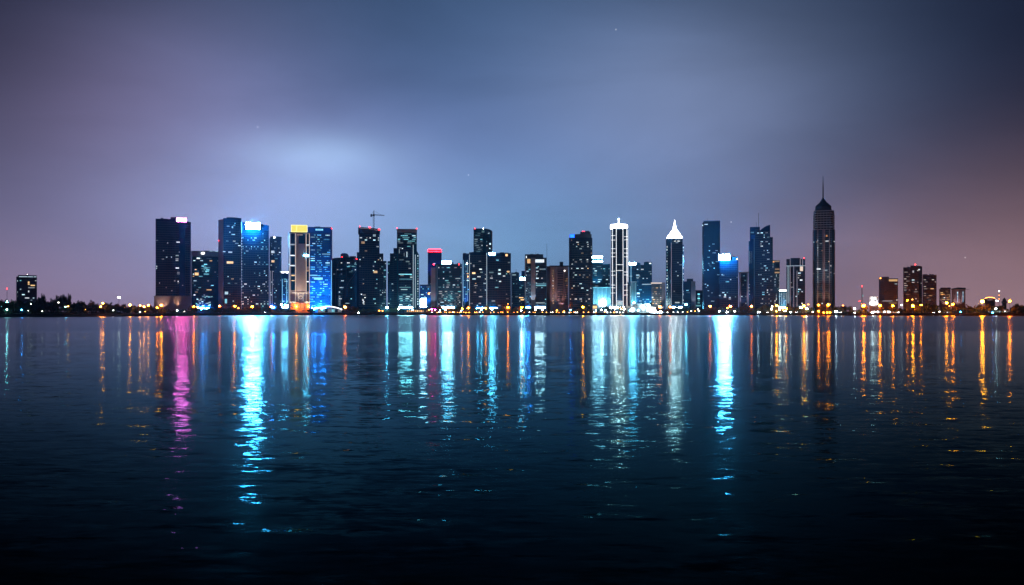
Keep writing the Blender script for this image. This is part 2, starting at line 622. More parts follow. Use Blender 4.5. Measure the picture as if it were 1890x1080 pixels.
    def sign(s, x0, x1, y0, y1, m, d=-1.2, name='sign', back='dark_metal', letters=0, lm=None):
        o = s.box(name, x0, x1, y0, m, y1, d, d + .3)
        s.box('sign_back', x0 - .5, x1 + .5, y0 - .5, back, y1 + .5, d + .35, d + 1.3, o)
        return o
    def roof(s, x0, x1, y, n=3, d0=3, d1=20):
        """lift housings, plant boxes and a whip aerial on a flat roof"""
        for i in range(n):
            w_ = s.rng.uniform(.12, .3) * (x1 - x0)
            xx = s.rng.uniform(x0 + 1, x1 - 1 - w_)
            dd = s.rng.uniform(d0, d1 - 6)
            s.box('roof_plant', xx, xx + w_, y - s.rng.uniform(.7, 2.0), 'dark_concrete', y + .3, dd, dd + s.rng.uniform(3, 6))
        if s.rng.random() < .7:
            xx = s.rng.uniform(x0 + 2, x1 - 2)
            s.bar('aerial', (xx, y, d0 + 4), (xx, y - s.rng.uniform(4, 8), d0 + 4), .3, 'dark_metal')
    def wash(s, px, py, d, color, energy):
        """an added point lamp before the sign, standing in for its spill on the wall"""
        l = bpy.data.lights.new('added_spill', 'POINT')  # lamp added in front of the sign for the wall's glow gradient
        l.energy = energy; l.color = color; l.shadow_soft_size = 1.0
        lo = put(bpy.data.objects.new('added_spill', l), s.o)
        lo.location = (s.u(px), d, s.z(py))
    def flood(s, px, py, d, color, energy, tilt=75, spread=70, aim=0, blend=.6):
        """a facade floodlight on the ground before the building, thrown up at the wall"""
        mb = MB().box(-.6, .6, -.4, .4, 0, .35)
        h = mb.build('flood_light_housing', 'dark_metal', s.o)
        h.location = (s.u(px), d, s.z(py))
        l = bpy.data.lights.new('flood_light', 'SPOT')
        l.energy = energy; l.color = color; l.spot_size = R(spread); l.spot_blend = blend; l.shadow_soft_size = .6
        lo = put(bpy.data.objects.new('flood_light', l), s.o)
        lo.location = (s.u(px), d, s.z(py) + .7)
        lo.rotation_euler = (R(90 + tilt), 0, R(aim))     # 0 tilt = level into the wall
        return lo

COOL = ('lit_cool', 'lit_cool', 'lit_teal', 'lit_white')
MIX = ('lit_cool', 'lit_white', 'lit_teal', 'lit_cool', 'lit_warm')
TEAL = ('lit_teal', 'lit_teal', 'lit_cool', 'dim_teal')
WARM = ('lit_warm', 'lit_white', 'lit_amber')
BLUE = ('lit_blue', 'lit_blue', 'lit_cool', 'lit_teal')

# ---- far left block
b = B('office_block', 'lone blue-grey office block above the dark trees at far left', 30, 68, 1350, 'the lone office block at far left', 'building')
b.prism('wall', [(30, 6), (36, 0), (68, 0), (68, 24), (30, 24)], [511, 509.5, 510, 510, 510], 'haze_glass')
b.box('roof_edge', 33.5, 67.5, 508, 'pale_frame', 510, .5, 20)
for x0, x1 in ((35, 50.5), (51.5, 61), (62.5, 67)):
    b.win((x0 + x1) / 2, 510.9, x1 - x0, 1.2, 'line_cool', -.2, 'light_strip')
b.fac(36, 68, 512, 556, fl=4.0, co=4.0, p=.10, mats=MIX, frame='pale_frame')
for x, y, w_, h_, m in ((53, 521, 3, 2.4, 'lit_warm'), (53, 524.5, 3, 2.4, 'lit_warm'), (60.5, 526.8, 8, 2, 'lit_warm'), (58, 531, 12, 1.6, 'lit_white'), (33.2, 518.8, 3, 1.8, 'lit_cool'), (33.2, 539.5, 3, 3, 'lit_cool'), (33, 547, 1.6, 1.8, 'lit_white'), (43, 544, 5, 1.5, 'lit_cool'), (53, 538, 2, 3, 'lit_white')):
    b.win(x, y, w_, h_, m, 3.4 if x < 36 else -.5)
b.box('stair_head', 48, 53, 506.5, 'grey_concrete', 508, 4, 10)
b.ball(50.5, 506.3, .45, 'beacon_white', 4)

# ---- pink sign tower
b = B('office_tower', 'wide black slab tower with a pink rooftop sign and a pale podium', 287, 353, 1420, 'the tower with the pink sign')
b.prism('wall', [(287.3, 0), (330, 0), (352.7, 2.5), (352.7, 30), (287.3, 30)], [404.5, 404.5, 409.3, 409.3, 404.5], 'navy_glass', 548)
b.prism('roof_crown', [(314.8, 1), (331, 0.5), (345.4, 3), (345.4, 16), (314.8, 16)], [400.8, 400.6, 402.2, 402.2, 400.8], 'dark_concrete', 408)
sg = b.sign(326, 343.8, 402.9, 408.6, 'sign_pink', -1.6)
for i in range(5):
    b.win(328.3 + i * 3.3, 405.7, 2.0, 2.6, 'sign_pink_core', -1.75, 'sign_letter', sg)
b.prism('podium', [(284.7, -6), (353.5, -6), (353.5, 34), (284.7, 34)], [546.7, 547.4, 547.4, 546.7], 'mauve_concrete')
b.box('podium_parapet', 284.2, 354, 546.4, 'grey_concrete', 548.6, -6.5, -5.6)
b.fac(288, 330, 410, 546, fl=4.2, co=3.0, p=.0)
b.fac(331, 352.4, 411, 546, d=1.6, fl=4.2, co=3.0, p=0.0)
for x, y, w_ in ((100, 317, 14), (193, 338, 8), (288, 328, 30), (347, 340, 10), (381, 190, 12), (377, 252, 10), (381, 393, 14), (156, 408, 8), (298, 418, 8), (280, 450, 26), (185, 466, 12), (228, 465, 8), (151, 484, 20), (278, 480, 26), (278, 494, 22), (381, 455, 14), (95, 550, 10), (93, 568, 10), (377, 545, 8), (281, 563, 32), (290, 603, 22), (290, 616, 24), (346, 606, 12), (368, 610, 16), (381, 634, 8), (258, 680, 14), (290, 684, 12), (291, 697, 14), (371, 685, 16), (232, 769, 12), (383, 795, 16), (120, 700, 7), (180, 740, 7), (330, 720, 8)):
    px = 270 + x / 4.908
    b.win(px, 380 + y / 4.908, w_ / 4.908, 1.7, b.rng.choice(('lit_cool', 'lit_white', 'lit_white')), 2.4 if px > 340 else -.1)
b.flood(327, 569.5, -12, (1, .55, .3), 9000, 55, 55)
b.flood(300, 569.5, -14, (1, .6, .4), 9000, 45, 90)

b.roof(288, 312, 404.5)
# ---- curved-top teal block beside it
b = B('office_block', 'teal-lit office block between the pink sign tower and the twin slab', 353, 405, 1500, None, 'building')
b.rnd('wall', 353.5, 405, [466, 465.3, 464.7, 464.3, 464, 464, 464.2, 464.6, 465, 465, 466], 'teal_glass', None, 0, 26, 8, 3)
b.rnd('top_band', 353, 405.3, 463.2, 'grey_concrete', 473.5, -.5, 26, 8, 3)
b.bar('edge_fin', (353.6, 464, 2.5), (353.6, 568, 2.5), 1.4, 'pale_frame')
b.win(376, 568.4, 20, 1.4, 'strip_blue', -1.6, 'added_strip')  # added strip for the blue streak below
b.fac(355, 403, 475, 566, d=0, fl=4.1, co=3.4, p=.13, mats=TEAL + ('lit_cool', 'lit_warm'), bow=3, runs=(1, 1, 2, 2, 3, 4))
for x, y, w_, h_, m in ((366, 477, 6, 2.6, 'lit_white'), (363, 506, 7, 5, 'lit_warm'), (374.5, 467.5, 5, 2.5, 'lamp_small_white'), (389.5, 463.6, 5, 1.2, 'line_cool'), (400, 463.8, 5, 1, 'line_cool')):
    b.win(x, y, w_, h_, m, -.6)
for i in range(14):
    b.win(b.rng.uniform(371, 384), b.rng.uniform(487, 508), b.rng.uniform(3, 8), 1.5, 'lit_teal', -.3)
for i in range(26):
    b.win(b.rng.uniform(358, 390), b.rng.uniform(540, 566), b.rng.uniform(2, 5), 1.6, b.rng.choice(COOL), -.3)

b.roof(356, 402, 463.2)
# ---- twin slab, left half and right half with big cyan sign
b = B('office_tower', 'dark tower with curved parapet and mauve side wall, left of the big cyan sign', 403, 446, 1450, 'the dark tower left of the big cyan sign')
b.prism('wall', [(412, 0), (445.6, 0), (445.6, 30), (412, 30)], [403, 402.5, 402.5, 403], 'navy_glass')
b.prism('side_wall', [(402.8, 14), (412, 0.02), (412, 29.9), (402.8, 29.9)], 405, 'mauve_concrete')
pl = [(418.2 + i * 27.4 / 6, .3 + 1.2 * abs(i - 3) / 3) for i in range(7)]
b.prism('parapet', pl + [(445.5, 12), (418.3, 12)], [401, 400.9, 400.9, 401, 401.3, 401.8, 402.3, 402.3, 401], 'dark_concrete', 404.5)
b.fac(413, 445, 406, 566, fl=4.1, co=3.1, p=.045, mats=MIX)
for x, y, w_, h_, m in ((421, 417.7, 5, 1.6, 'lit_white'), (429, 419.4, 2.5, 3.5, 'lit_cool'), (432.5, 415.5, 2, 2, 'lit_teal'), (424.5, 484.6, 12, 4, 'lit_warm'), (425, 465.6, 7, 2.2, 'lit_white'), (413.5, 464.8, 5, 1.5, 'lit_white'), (418, 541, 6, 5, 'lit_cool'), (417, 556, 4, 8, 'lit_teal')):
    b.win(x, y, w_, h_, m, -.5)
b.ball(403.5, 443.6, .9, 'beacon_red', 12)
b.flood(406, 569, -8, (1, .5, .4), 16000, 70, 50)
b = B('office_tower', 'dark tower carrying the very bright cyan-white rooftop sign', 446, 497, 1452, 'the tower with the big cyan sign')
b.prism('wall', [(446, 0.4), (462, 0), (480, .4), (496.6, 2.5), (496.6, 30), (446, 30)], [410.6, 411.2, 413, 415.8, 415.8, 410.6], 'navy_glass')
b.sign(453.6, 479.6, 411.5, 422.8, 'sign_cyan', -2.6)
for x in (459, 474):
    b.wash(x, 420.5, -5.5, (.0, .42, 1), 200000)
b.bar('edge_light', (445.8, 411, -.4), (445.8, 430, -.4), 1.1, 'line_blue')
b.fac(447, 496, 425, 567, d=.3, fl=4.05, co=3.0, p=.06, mats=COOL, rows=((456.5, .55), (458, .3), (489, .38), (529, .45), (538, .25), (556, .6), (561, .7)), runs=(1, 1, 1, 2), cap=170, bow=.0)
for i in range(24):
    b.win(446.4, 440 + i * 5.3, .9, 1.6, b.rng.choice(('lit_cool', 'lit_white', 'dim_teal')), -.5)

b.roof(482, 495, 415.6)
# ---- round tower
b = B('office_tower', 'slim rounded tower with a bright column of lit floors, right of the cyan sign', 497, 520, 1480, 'the slim rounded tower')
b.rnd('wall', 497.2, 519.6, [440, 439, 438, 437.4, 437, 437, 437.4, 438, 439.5, 441, 441], 'grey_glass', None, 0, 20, 8, 7)
b.rnd('roof_drum', 498.5, 519.9, 436.4, 'dark_concrete', 442.5, -.6, 19, 8, 6.5)
b.win(503, 567.6, 8, 1.4, 'strip_blue', -.6, 'added_strip')  # added glowing strip, feeds a blue water streak
b.fac(498, 519, 444, 562, fl=4.0, co=2.6, p=.18, mats=COOL + ('lit_white', 'dim_teal'), bow=7, cap=120)
b.win(504, 465, 7, 4.4, 'lit_white', .5); b.win(504, 482.5, 6, 4, 'lit_warm', .5); b.ball(506.5, 438.4, 1, 'lamp_small_white', 0, 'roof_lamp', 2)
for x in (499, 502.6, 505.5):
    b.bar('light_column', (x, 500, 1.5), (x, 562, 1.5), .7, 'line_mauve')

# ---- low blue block
b = B('office_block', 'low blue-lit block squeezed between the rounded tower and the gold-crowned tower', 519, 533, 1530, None, 'building')
b.box('wall', 519, 533, 502, 'blue_glass', None, 0, 22)
b.box('roof_slab', 518.6, 533.4, 501, 'grey_concrete', 502.2, -.5, 22.5)
b.win(526, 567, 11, 2, 'strip_cyan', -.6, 'added_strip')  # strip added to light the cyan streak on the water
b.win(522, 502.6, 5, 2, 'lamp_small_white', -.6, 'roof_lamp'); b.win(530, 502.6, 6, 2, 'lamp_small_white', -.6, 'roof_lamp')
for x in (521, 529, 532):
    b.bar('light_column', (x, 515, -.4), (x, 566, -.4), .9, 'line_blue')
b.fac(519.5, 532.5, 505, 566, fl=4.2, co=3.2, p=.2, mats=BLUE)
b.flood(526, 569, -10, (.25, .7, 1), 60000, 65, 70)

# ---- gold crown tower
b = B('hotel_tower', 'pale framed tower topped by a glowing yellow-gold block', 532, 572, 1430, 'the gold-crowned tower')
b.prism('wall', [(532, 5), (535.5, 0), (571.6, 0), (571.6, 26), (532, 26)], 430, 'mauve_concrete')
b.box('roof_slab', 534, 571, 428.8, 'dark_concrete', 430.5, -.6, 24)
gc_ = b.box('gold_crown', 537.8, 566.6, 415.8, 'sign_gold', 427.6, 2, 16)
for a, c in (((537.6, 415.6, 1.8), (566.8, 415.6, 1.8)), ((537.6, 427.8, 1.8), (566.8, 427.8, 1.8)), ((537.6, 415.6, 1.8), (537.6, 427.8, 1.8)), ((566.8, 415.6, 1.8), (566.8, 427.8, 1.8)), ((548, 416, 1.8), (546.5, 427.5, 1.8))):
    b.bar('crown_edge', a, c, .8, 'sign_gold_edge', gc_)
for x in (534.8, 545.4, 565.2, 571):
    b.bar('light_column', (x, 431, -.3), (x, 560, -.3), .75, 'line_warm')
for x0, x1, y0, y1 in ((537, 544.5, 432, 450), (551, 563.5, 432, 450), (566, 570.5, 432, 452), (537, 544.5, 453, 471), (566, 570.5, 455, 470), (537, 544.5, 474, 488), (566, 570.5, 476, 492), (537, 544.5, 492, 506), (537, 544.5, 510, 536), (566, 570.5, 500, 538)):
    b.win((x0 + x1) / 2, (y0 + y1) / 2, x1 - x0, y1 - y0, 'navy_glass', 0, 'dark_window')
for x, y, w_, m in ((553.5, 433.6, 10, 'lit_warm'), (540, 451.8, 8, 'lit_white'), (568, 452, 5, 'lit_white'), (540, 471.6, 8, 'lit_white'), (540, 490.6, 9, 'lit_white'), (534, 488, 3, 'lit_cool'), (541, 508.7, 6, 'lit_warm'), (541, 518.2, 6, 'lit_warm'), (568, 500, 4, 'lit_warm'), (568, 520, 4, 'lit_white')):
    b.win(x, y, w_, 1.5, m, -.4)
b.bar('ledge_light', (539, 540.6, -.6), (567, 540.6, -.6), .9, 'line_warm')
for x in (550.5, 559.5):
    b.bar('ledge_light', (x, 541, -.6), (x, 556, -.6), .7, 'line_warm')
mb = MB()
for i in range(12):
    a0, a1 = i * math.pi / 6, (i + 1) * math.pi / 6
    mb.bar((b.u(555) + 2.4 * math.cos(a0), -.7, b.z(549) + 2.4 * math.sin(a0)), (b.u(555) + 2.4 * math.cos(a1), -.7, b.z(549) + 2.4 * math.sin(a1)), .3)
mb.build('emblem_ring', 'line_warm', b.o)
b.box('entrance_canopy', 531, 573, 557, 'grey_concrete', 558.6, -5, 0)
for x in (550, 558, 567):
    b.win(x, 564.5, 5.6, 9, 'lit_amber', -.3, 'entrance_window')
b.sign(561.5, 569, 470, 472.6, 'lamp_cyan', -.8)
b.flood(540, 570, -9, (1, .78, .50), 60000, 74, 60); b.flood(567, 570, -9, (1, .78, .50), 66000, 74, 60); b.flood(553, 570, -14, (1, .80, .55), 50000, 70, 50)
b.ball(547, 566, 1.2, 'lamp_amber', -4, 'entrance_lamp'); b.ball(569, 566, 1.0, 'lamp_orange', -4, 'entrance_lamp')

# ---- blue tower
b = B('office_tower', 'vivid blue glass tower with dense lit floors, right of the gold-crowned tower', 570, 613, 1490, 'the vivid blue tower')
b.prism('wall', [(568, 0), (611.4, 0), (613.4, 4), (613.4, 30), (568, 30)], [419.8, 420.2, 420.6, 420.6, 419.8], 'blue_glass')
b.box('roof_parapet', 568, 612.5, 419.2, 'dark_frame', 421, -.3, 29)
b.win(589.3, 424.2, 14, 3, 'panel_cyan', -.8, 'sign'); b.win(589.3, 424.2, 10, 1.6, 'lit_cool', -1.0, 'sign_letter')
b.ball(612, 421.4, .9, 'beacon_red', 0)
b.win(588, 568.4, 26, 1.8, 'strip_blue', -.8, 'added_strip')  # added strip that strengthens this tower's blue streak
b.fac(571.5, 583, 432, 566, fl=4.0, co=3.4, p=.30, mats=BLUE, runs=(2, 3, 3), frame='dark_frame')
b.fac(583, 595, 432, 566, fl=4.0, co=2.4, p=.72, mats=BLUE + ('dim_teal', 'lit_blue'), runs=(1, 2, 3, 5), frame='dark_frame', cap=130)
b.fac(595, 610.5, 432, 566, fl=4.0, co=3.6, p=.26, mats=BLUE, runs=(1, 2, 3, 4), frame='dark_frame')
b.bar('edge_fin', (611.6, 480, .2), (611.6, 566, .2), 1.2, 'line_blue')
b.win(587.5, 514.3, 16, 4, 'lit_cool', -.5); b.win(579, 508.5, 14, 2.2, 'lit_cool', -.5); b.win(602, 469, 15, 2, 'lit_cool', -.5)
for x in (575, 590, 605):
    b.flood(x, 570, -16, (.03, .36, 1.0), 700000, 72, 50)

b.flood(590, 571, -22, (.03, .5, 1.0), 300000, 35, 120)

b.roof(572, 610, 419.2)
# ---- wavy dark complex
b = B('apartment_tower', 'broad dark block with sweeping diagonal ribs, left of the crane', 613, 662, 1540, 'the dark ribbed block')
b.rnd('wall', 613.2, 662, [477, 476, 475.8, 475.6, 475.4, 475.2, 475.2, 475.6, 476, 476, 477], 'teal_glass', None, 0, 26, 8, 4)
pl = [(628.5, 3), (631, 2), (636, 1.5), (641, 2), (644, 3), (644, 18), (628.5, 18)]
b.prism('roof_hump', pl, [470, 467.6, 467, 468, 472, 472, 470], 'dark_concrete', 477)
b.box('roof_block', 645, 657, 472.6, 'dark_concrete', 477, 2, 20)
b.ball(631.6, 474.3, .9, 'beacon_red', -.6); b.ball(658.5, 478, 1.4, 'beacon_red', -.6)
for pts_ in (((629, 477), (624, 487), (621, 498), (619.5, 520), (619, 566)), ((659.5, 497), (652, 510), (643, 521), (639, 531), (637, 545), (636, 566)), ((638.5, 478), (639, 520)), ((613.6, 482), (613.6, 566))):
    for (xa, ya), (xb, yb) in zip(pts_, pts_[1:]):
        b.bar('rib', (xa, ya, .2), (xb, yb, .2), .8, 'pale_frame')
b.fac(614, 661, 479, 566, fl=4.2, co=3.5, p=.07, mats=COOL, bow=4)
for x in (626, 628.5, 634, 635.6):
    b.bar('light_column', (x, 545, .6), (x, 564, .6), .6, 'line_cool')
for i in range(8):
    b.win(b.rng.uniform(640, 660), b.rng.uniform(486, 502), b.rng.uniform(2.5, 6), 1.2, 'lit_teal', .2)

# ---- crane tower
b = B('apartment_tower', 'dark tower under construction with red lights round its top', 658, 714, 1475, 'the tower under the crane')
b.box('wall', 662.6, 700.6, 425, 'navy_glass', None, 0, 28)
b.prism('top_ring', [(661, 1), (668, -1), (688, -1), (701.6, 1), (701.6, 28), (661, 28)], [420, 419.6, 421, 423, 423, 420], 'dark_concrete', 431)
b.box('left_wing', 658.6, 662.8, 465.6, 'navy_glass', None, 3, 24)
b.box('right_wing', 700.4, 707.6, 467.6, 'navy_glass', None, 3, 24)
b.box('outer_wing', 707.4, 713.4, 481.3, 'teal_glass', None, 5, 22)
for x, y in ((664, 418.6), (681.5, 419.8), (683.5, 420), (699, 423.6), (700.5, 424)):
    b.ball(x, y, 1.0, 'beacon_red', -1.2)
for xa, ya, xb, yb in ((664, 421.5, 676, 422), (676, 422, 688, 423), (690, 424, 699, 426)):
    b.bar('light_strip', (xa, ya, -1.3), (xb, yb, -1.3), .6, 'line_mauve')
b.fac(663, 700.2, 433, 566, fl=4.0, co=3.0, p=.075, mats=MIX, runs=(1, 1, 2, 2), depth=28)
b.fac(701, 707.4, 470, 566, d=3, fl=4.0, co=2.2, p=.20, mats=COOL)
b.fac(707.8, 713, 484, 566, d=5, fl=4.0, co=2.2, p=.2, mats=COOL)
b.win(693, 502, 7, 4, 'lit_warm', -.4); b.win(691, 434.6, 5, 4, 'lit_cool', -.4); b.win(670, 448, 6, 4, 'lit_warm', -.4)
for i in range(10):
    b.win(b.rng.uniform(667, 676), b.rng.uniform(540, 562), 2.4, 1.6, 'lit_white', -.5)
# tower crane standing on that roof
c = B('tower_crane', 'tower crane with lattice mast and short jib on the roof', 684, 710, 1488, None, 'crane')
c.o.location.z = GZ + b.z(421.3)
c.z = lambda py: (421.3 - py) * c.sv
mb = MB()
for dx in (-.9, .9):
    for dy in (-.9, .9):
        mb.bar((c.u(689.8) + dx, dy, 0), (c.u(689.8) + dx, dy, c.z(396)), .22)
for i in range(11):
    z0, z1 = c.z(396) * i / 11, c.z(396) * (i + 1) / 11
    sg = 1 if i % 2 else -1
    for dy in (-.9, .9):
        mb.bar((c.u(689.8) - .9 * sg, dy, z0), (c.u(689.8) + .9 * sg, dy, z1), .14)
    mb.bar((c.u(689.8) - .9, .9 * sg, z0), (c.u(689.8) - .9, -.9 * sg, z1), .14)
mb.build('mast', 'dark_metal', c.o)
MB().box(c.u(688), c.u(691.5), -1.3, 1.3, c.z(398), c.z(394.5)).build('cab', 'dark_metal', c.o)
MB().bar((c.u(690), 0, c.z(396)), (c.u(690.2), 0, c.z(387)), .8, 4, .3).build('apex', 'dark_metal', c.o)
mb = MB()
for dy, dz in ((-.7, 0), (.7, 0), (0, 1.2)):
    mb.bar((c.u(691), dy, c.z(396) + dz), (c.u(709.6), dy * .6, c.z(396.6) + dz * .4), .2)
for i in range(9):
    x0, x1 = c.u(691 + i * 2), c.u(692 + i * 2)
    mb.bar((x0, -.6, c.z(396)), (x1, 0, c.z(396) + .9), .12); mb.bar((x1, 0, c.z(396) + .9), (x0 + 1.6, .6, c.z(396)), .12)
mb.build('jib', 'dark_metal', c.o)
MB().bar((c.u(689), 0, c.z(396)), (c.u(684.2), 0, c.z(396)), .5).build('counter_jib', 'dark_metal', c.o)
MB().box(c.u(683.8), c.u(687), -1.2, 1.2, c.z(399), c.z(394.4)).build('counterweight', 'dark_concrete', c.o)
MB().bar((c.u(690.2), 0, c.z(388)), (c.u(705), 0, c.z(396)), .12).bar((c.u(690.2), 0, c.z(388)), (c.u(684.5), 0, c.z(395.5)), .12).build('tie_rod', 'dark_metal', c.o)

# ---- stepped tower
b = B('office_tower', 'narrow dark tower stepping up in three tiers, right of the cyan floodlight', 714, 733, 1520, 'the stepped dark tower')
b.box('lower_tier', 715.4, 720, 482, 'navy_glass', None, 4, 24)
b.box('middle_tier', 719.8, 726.5, 467.6, 'navy_glass', None, 2, 25)
b.box('upper_tier', 726.3, 734, 458, 'navy_glass', None, 0, 26)
b.fac(720, 726.2, 470, 566, d=2, fl=4.0, co=2.2, p=.06, mats=COOL); b.fac(726.6, 733.6, 461, 566, fl=4.0, co=2.4, p=.05, mats=COOL)
b.fac(715.6, 719.6, 485, 566, d=4, fl=4.0, co=2.0, p=.12, mats=TEAL)
b.flood(717, 569, -6, (.2, .8, 1), 25000, 75, 60)

# ---- teal crown tower
b = B('office_tower', 'tall teal-lit tower with a grey crown band and glowing lower floors', 732, 774, 1470, 'the teal tower with the grey crown')
b.box('wall', 732.6, 769.4, 423, 'teal_glass', None, 1, 30)
b.box('crown_band', 732.3, 769.8, 422.6, 'grey_concrete', 429, .4, 30.4)
b.win(748.6, 568.4, 25, 1.8, 'strip_teal', -3.8, 'added_strip')  # bright strip added at the lit lower floors, for a wider teal streak
b.box('front_block', 735, 762.2, 451.4, 'navy_glass', None, -3, 1.2)
b.prism('side_wing', [(769, 4), (773.6, 7), (773.6, 24), (769, 24)], [462, 470, 470, 462], 'teal_glass')
b.ball(733, 421.6, .9, 'beacon_red', .5); b.ball(769, 421.8, 1.0, 'beacon_red', .5)
b.fac(733, 769, 430, 450, d=1, fl=3.2, co=3.4, p=.5, mats=('lit_teal', 'lit_teal', 'lit_cool'), runs=(2, 3, 4, 6), rows=((434, .8), (437, .8), (441, .7), (444, .5)), frame='pale_frame')
b.fac(735.4, 762, 453, 542, d=-3, fl=4.1, co=3.0, p=.04, mats=COOL)
b.fac(735.4, 762, 542, 568, d=-3, fl=3.6, co=3.0, p=.75, mats=('lit_teal', 'lit_cool', 'lit_teal', 'lit_white'), runs=(2, 3, 4), frame='pale_frame')
for y, x0, x1, m in ((506.5, 736, 760, 'lit_teal'), (509, 739, 745, 'lit_white'), (515.5, 737, 761, 'dim_teal'), (530.6, 737, 758, 'lit_teal'), (534.6, 740, 752, 'lit_cool')):
    b.win((x0 + x1) / 2, y, x1 - x0, 1.3, m, -3.3)
for x, y, w_, h_ in ((738.5, 458, 5, 1), (737, 464, 1, 8), (746, 470, 1, 6), (751, 470, 1.4, 10), (741, 480, 8, .8), (752, 483, 6, 2)):
    b.win(x, y, w_, h_, 'lit_cool', -3.3)
for x, y0 in ((762.6, 452), (766.6, 470)):
    b.bar('light_column', (x, y0, .2), (x, 568, .2), .9, 'line_cool')
for i in range(20):
    b.win(771.3, 472 + i * 4.7, 1.6, 2.2, b.rng.choice(('lit_cool', 'lit_teal')), 5.2)
for x in (740, 756):
    b.flood(x, 571, -12, (.3, 1, .95), 26000, 72, 60)

# ---- small blue box with a bright white panel
b = B('low_building', 'low blue building with a blazing white lit panel on its front', 774.5, 796, 1500, 'the blazing white panel', 'building')
b.box('wall', 774.8, 796, 526, 'blue_glass', None, 0, 18)
b.box('roof_slab', 774.4, 796.4, 525.4, 'dark_frame', 526.6, -.4, 18.4)
b.sign(776, 786.6, 551, 567, 'panel_white', -.9, 'lit_panel')
b.fac(776, 795.5, 528, 549, fl=3.6, co=3.0, p=.35, mats=BLUE)
b.flood(786, 571, -14, (.1, .55, 1), 90000, 60, 70)
b.ball(791.5, 542, 1.2, 'lamp_small_orange', -.6, 'wall_lamp')

# ---- red neon tower
b = B('office_tower', 'indigo tower outlined at the top with red neon', 789, 816, 1590, 'the red neon tower')
b.box('wall', 789.6, 815, 462, 'blue_glass', None, 0, 26)
b.box('roof_block', 790.5, 814, 460.4, 'dark_concrete', 463, 1, 25)
for a, c_ in (((790, 464.2, -.5), (814.6, 464.2, -.5)), ((791.6, 460.6, .2), (813.6, 460.6, .2)), ((790, 461, -.4), (790, 464.2, -.4)), ((814.6, 461, -.4), (814.6, 464.2, -.4))):
    b.bar('neon_tube', a, c_, .9, 'neon_red')
b.fac(790, 814.6, 468, 530, fl=4.2, co=3.2, p=.05, mats=BLUE)
b.ball(800.5, 488, 1.6, 'beacon_red', -.8)
b.flood(802, 520, -12, (.25, .2, .9), 60000, 60, 70)

# ---- lit-floor block with roof sign
b = B('office_block', 'broad block with green-white lit floors and a white rooftop sign', 795, 853, 1460, 'the block with the white roof sign', 'building')
b.box('stair_tower', 795.2, 804, 494, 'grey_concrete', None, 2, 24)
b.prism('wall', [(804, 0), (853, 0), (853, 28), (804, 28)], 488, 'teal_glass')
b.box('roof_house', 815.5, 836.5, 483, 'dark_concrete', 488, 2, 18)
b.box('parapet', 804, 853.2, 487.4, 'dark_frame', 489.5, -.4, 28.3)
b.sign(816, 832.6, 482, 487, 'sign_cyan_soft', -.6)
b.win(826, 567.8, 24, 1.6, 'strip_white', -.8, 'added_strip')  # added strip widening the pale streak in front
b.bar('edge_fin', (806.3, 489, -.4), (806.3, 566, -.4), 2.4, 'pale_frame')
b.fac(808.5, 852.5, 492, 540, fl=4.0, co=3.0, p=.20, mats=('lit_teal', 'lit_cool', 'lit_white'), runs=(1, 2, 3, 5), rows=((515, .4), (529, .7), (536, .75)))
b.fac(808.5, 850, 540, 566, fl=3.3, co=3.0, p=.8, mats=('lit_teal', 'lit_cool', 'lit_white', 'dim_teal'), runs=(1, 2, 3), frame='pale_frame')
b.ball(847, 488, 1.1, 'beacon_red', -.6)
b.flood(800, 570, -6, (.7, .8, 1), 14000, 75, 50)
b.flood(830, 571, -12, (.3, 1, .95), 26000, 70, 70)

b.roof(838, 852, 487.4)
# ---- narrow blue fin block
b = B('office_tower', 'narrow blue fin tower tucked left of the twin black slab', 853, 867, 1500, None)
b.rnd('wall', 854, 866.4, 468, 'blue_glass', None, 0, 24, 6, 3)
b.box('roof_block', 855, 861, 467, 'dark_concrete', 469, 2, 16)
for x in (855.5, 859, 862.5):
    b.bar('light_column', (x, 480, .4), (x, 556, .4), .6, 'line_blue')
b.fac(855, 866, 486, 566, fl=4.2, co=2.6, p=.18, mats=BLUE + ('lit_warm',), frame=None)
b.ball(862, 486.5, 1.2, 'lamp_small_white', -.2, 'wall_lamp'); b.ball(863.5, 510.5, .9, 'lamp_small_orange', -.2, 'wall_lamp')
b.flood(860, 571, -9, (.2, .5, 1), 60000, 74, 60)

# ---- twin black slab
b = B('office_tower', 'wide twin black slab split by a white vertical line, small cyan sign on top', 866, 943, 1440, 'the wide twin black slab')
b.box('left_slab', 866, 898.2, 465.8, 'navy_glass', None, 0, 28)
b.prism('right_slab', [(898.8, -.6), (943, -.6), (943, 28), (898.8, 28)], [466.6, 467.6, 467.6, 466.6], 'navy_glass')
b.bar('white_line', (898.4, 467, -1.2), (898.4, 566, -1.2), .7, 'line_cool')
b.bar('white_line', (866.6, 470, -.6), (866.6, 566, -.6), .6, 'line_cool')
b.sign(902.8, 913.8, 466.6, 470.4, 'sign_cyan_soft', -1.7)
b.win(887, 568.8, 15, 1.6, 'strip_cyan', -.8, 'added_strip'); b.win(910.5, 568.8, 13, 1.6, 'strip_cyan', -1.4, 'added_strip')  # pair of added strips, one per cyan streak
b.box('roof_plant', 870, 890, 464.8, 'dark_concrete', 466.2, 6, 20)
b.fac(867.5, 897.6, 472, 566, fl=4.1, co=3.0, p=.055, mats=MIX)
b.fac(900, 942.5, 474, 566, d=-.6, fl=4.1, co=3.0, p=.055, mats=('lit_cool', 'lit_teal', 'lit_white'), runs=(1, 1, 2, 2, 3))
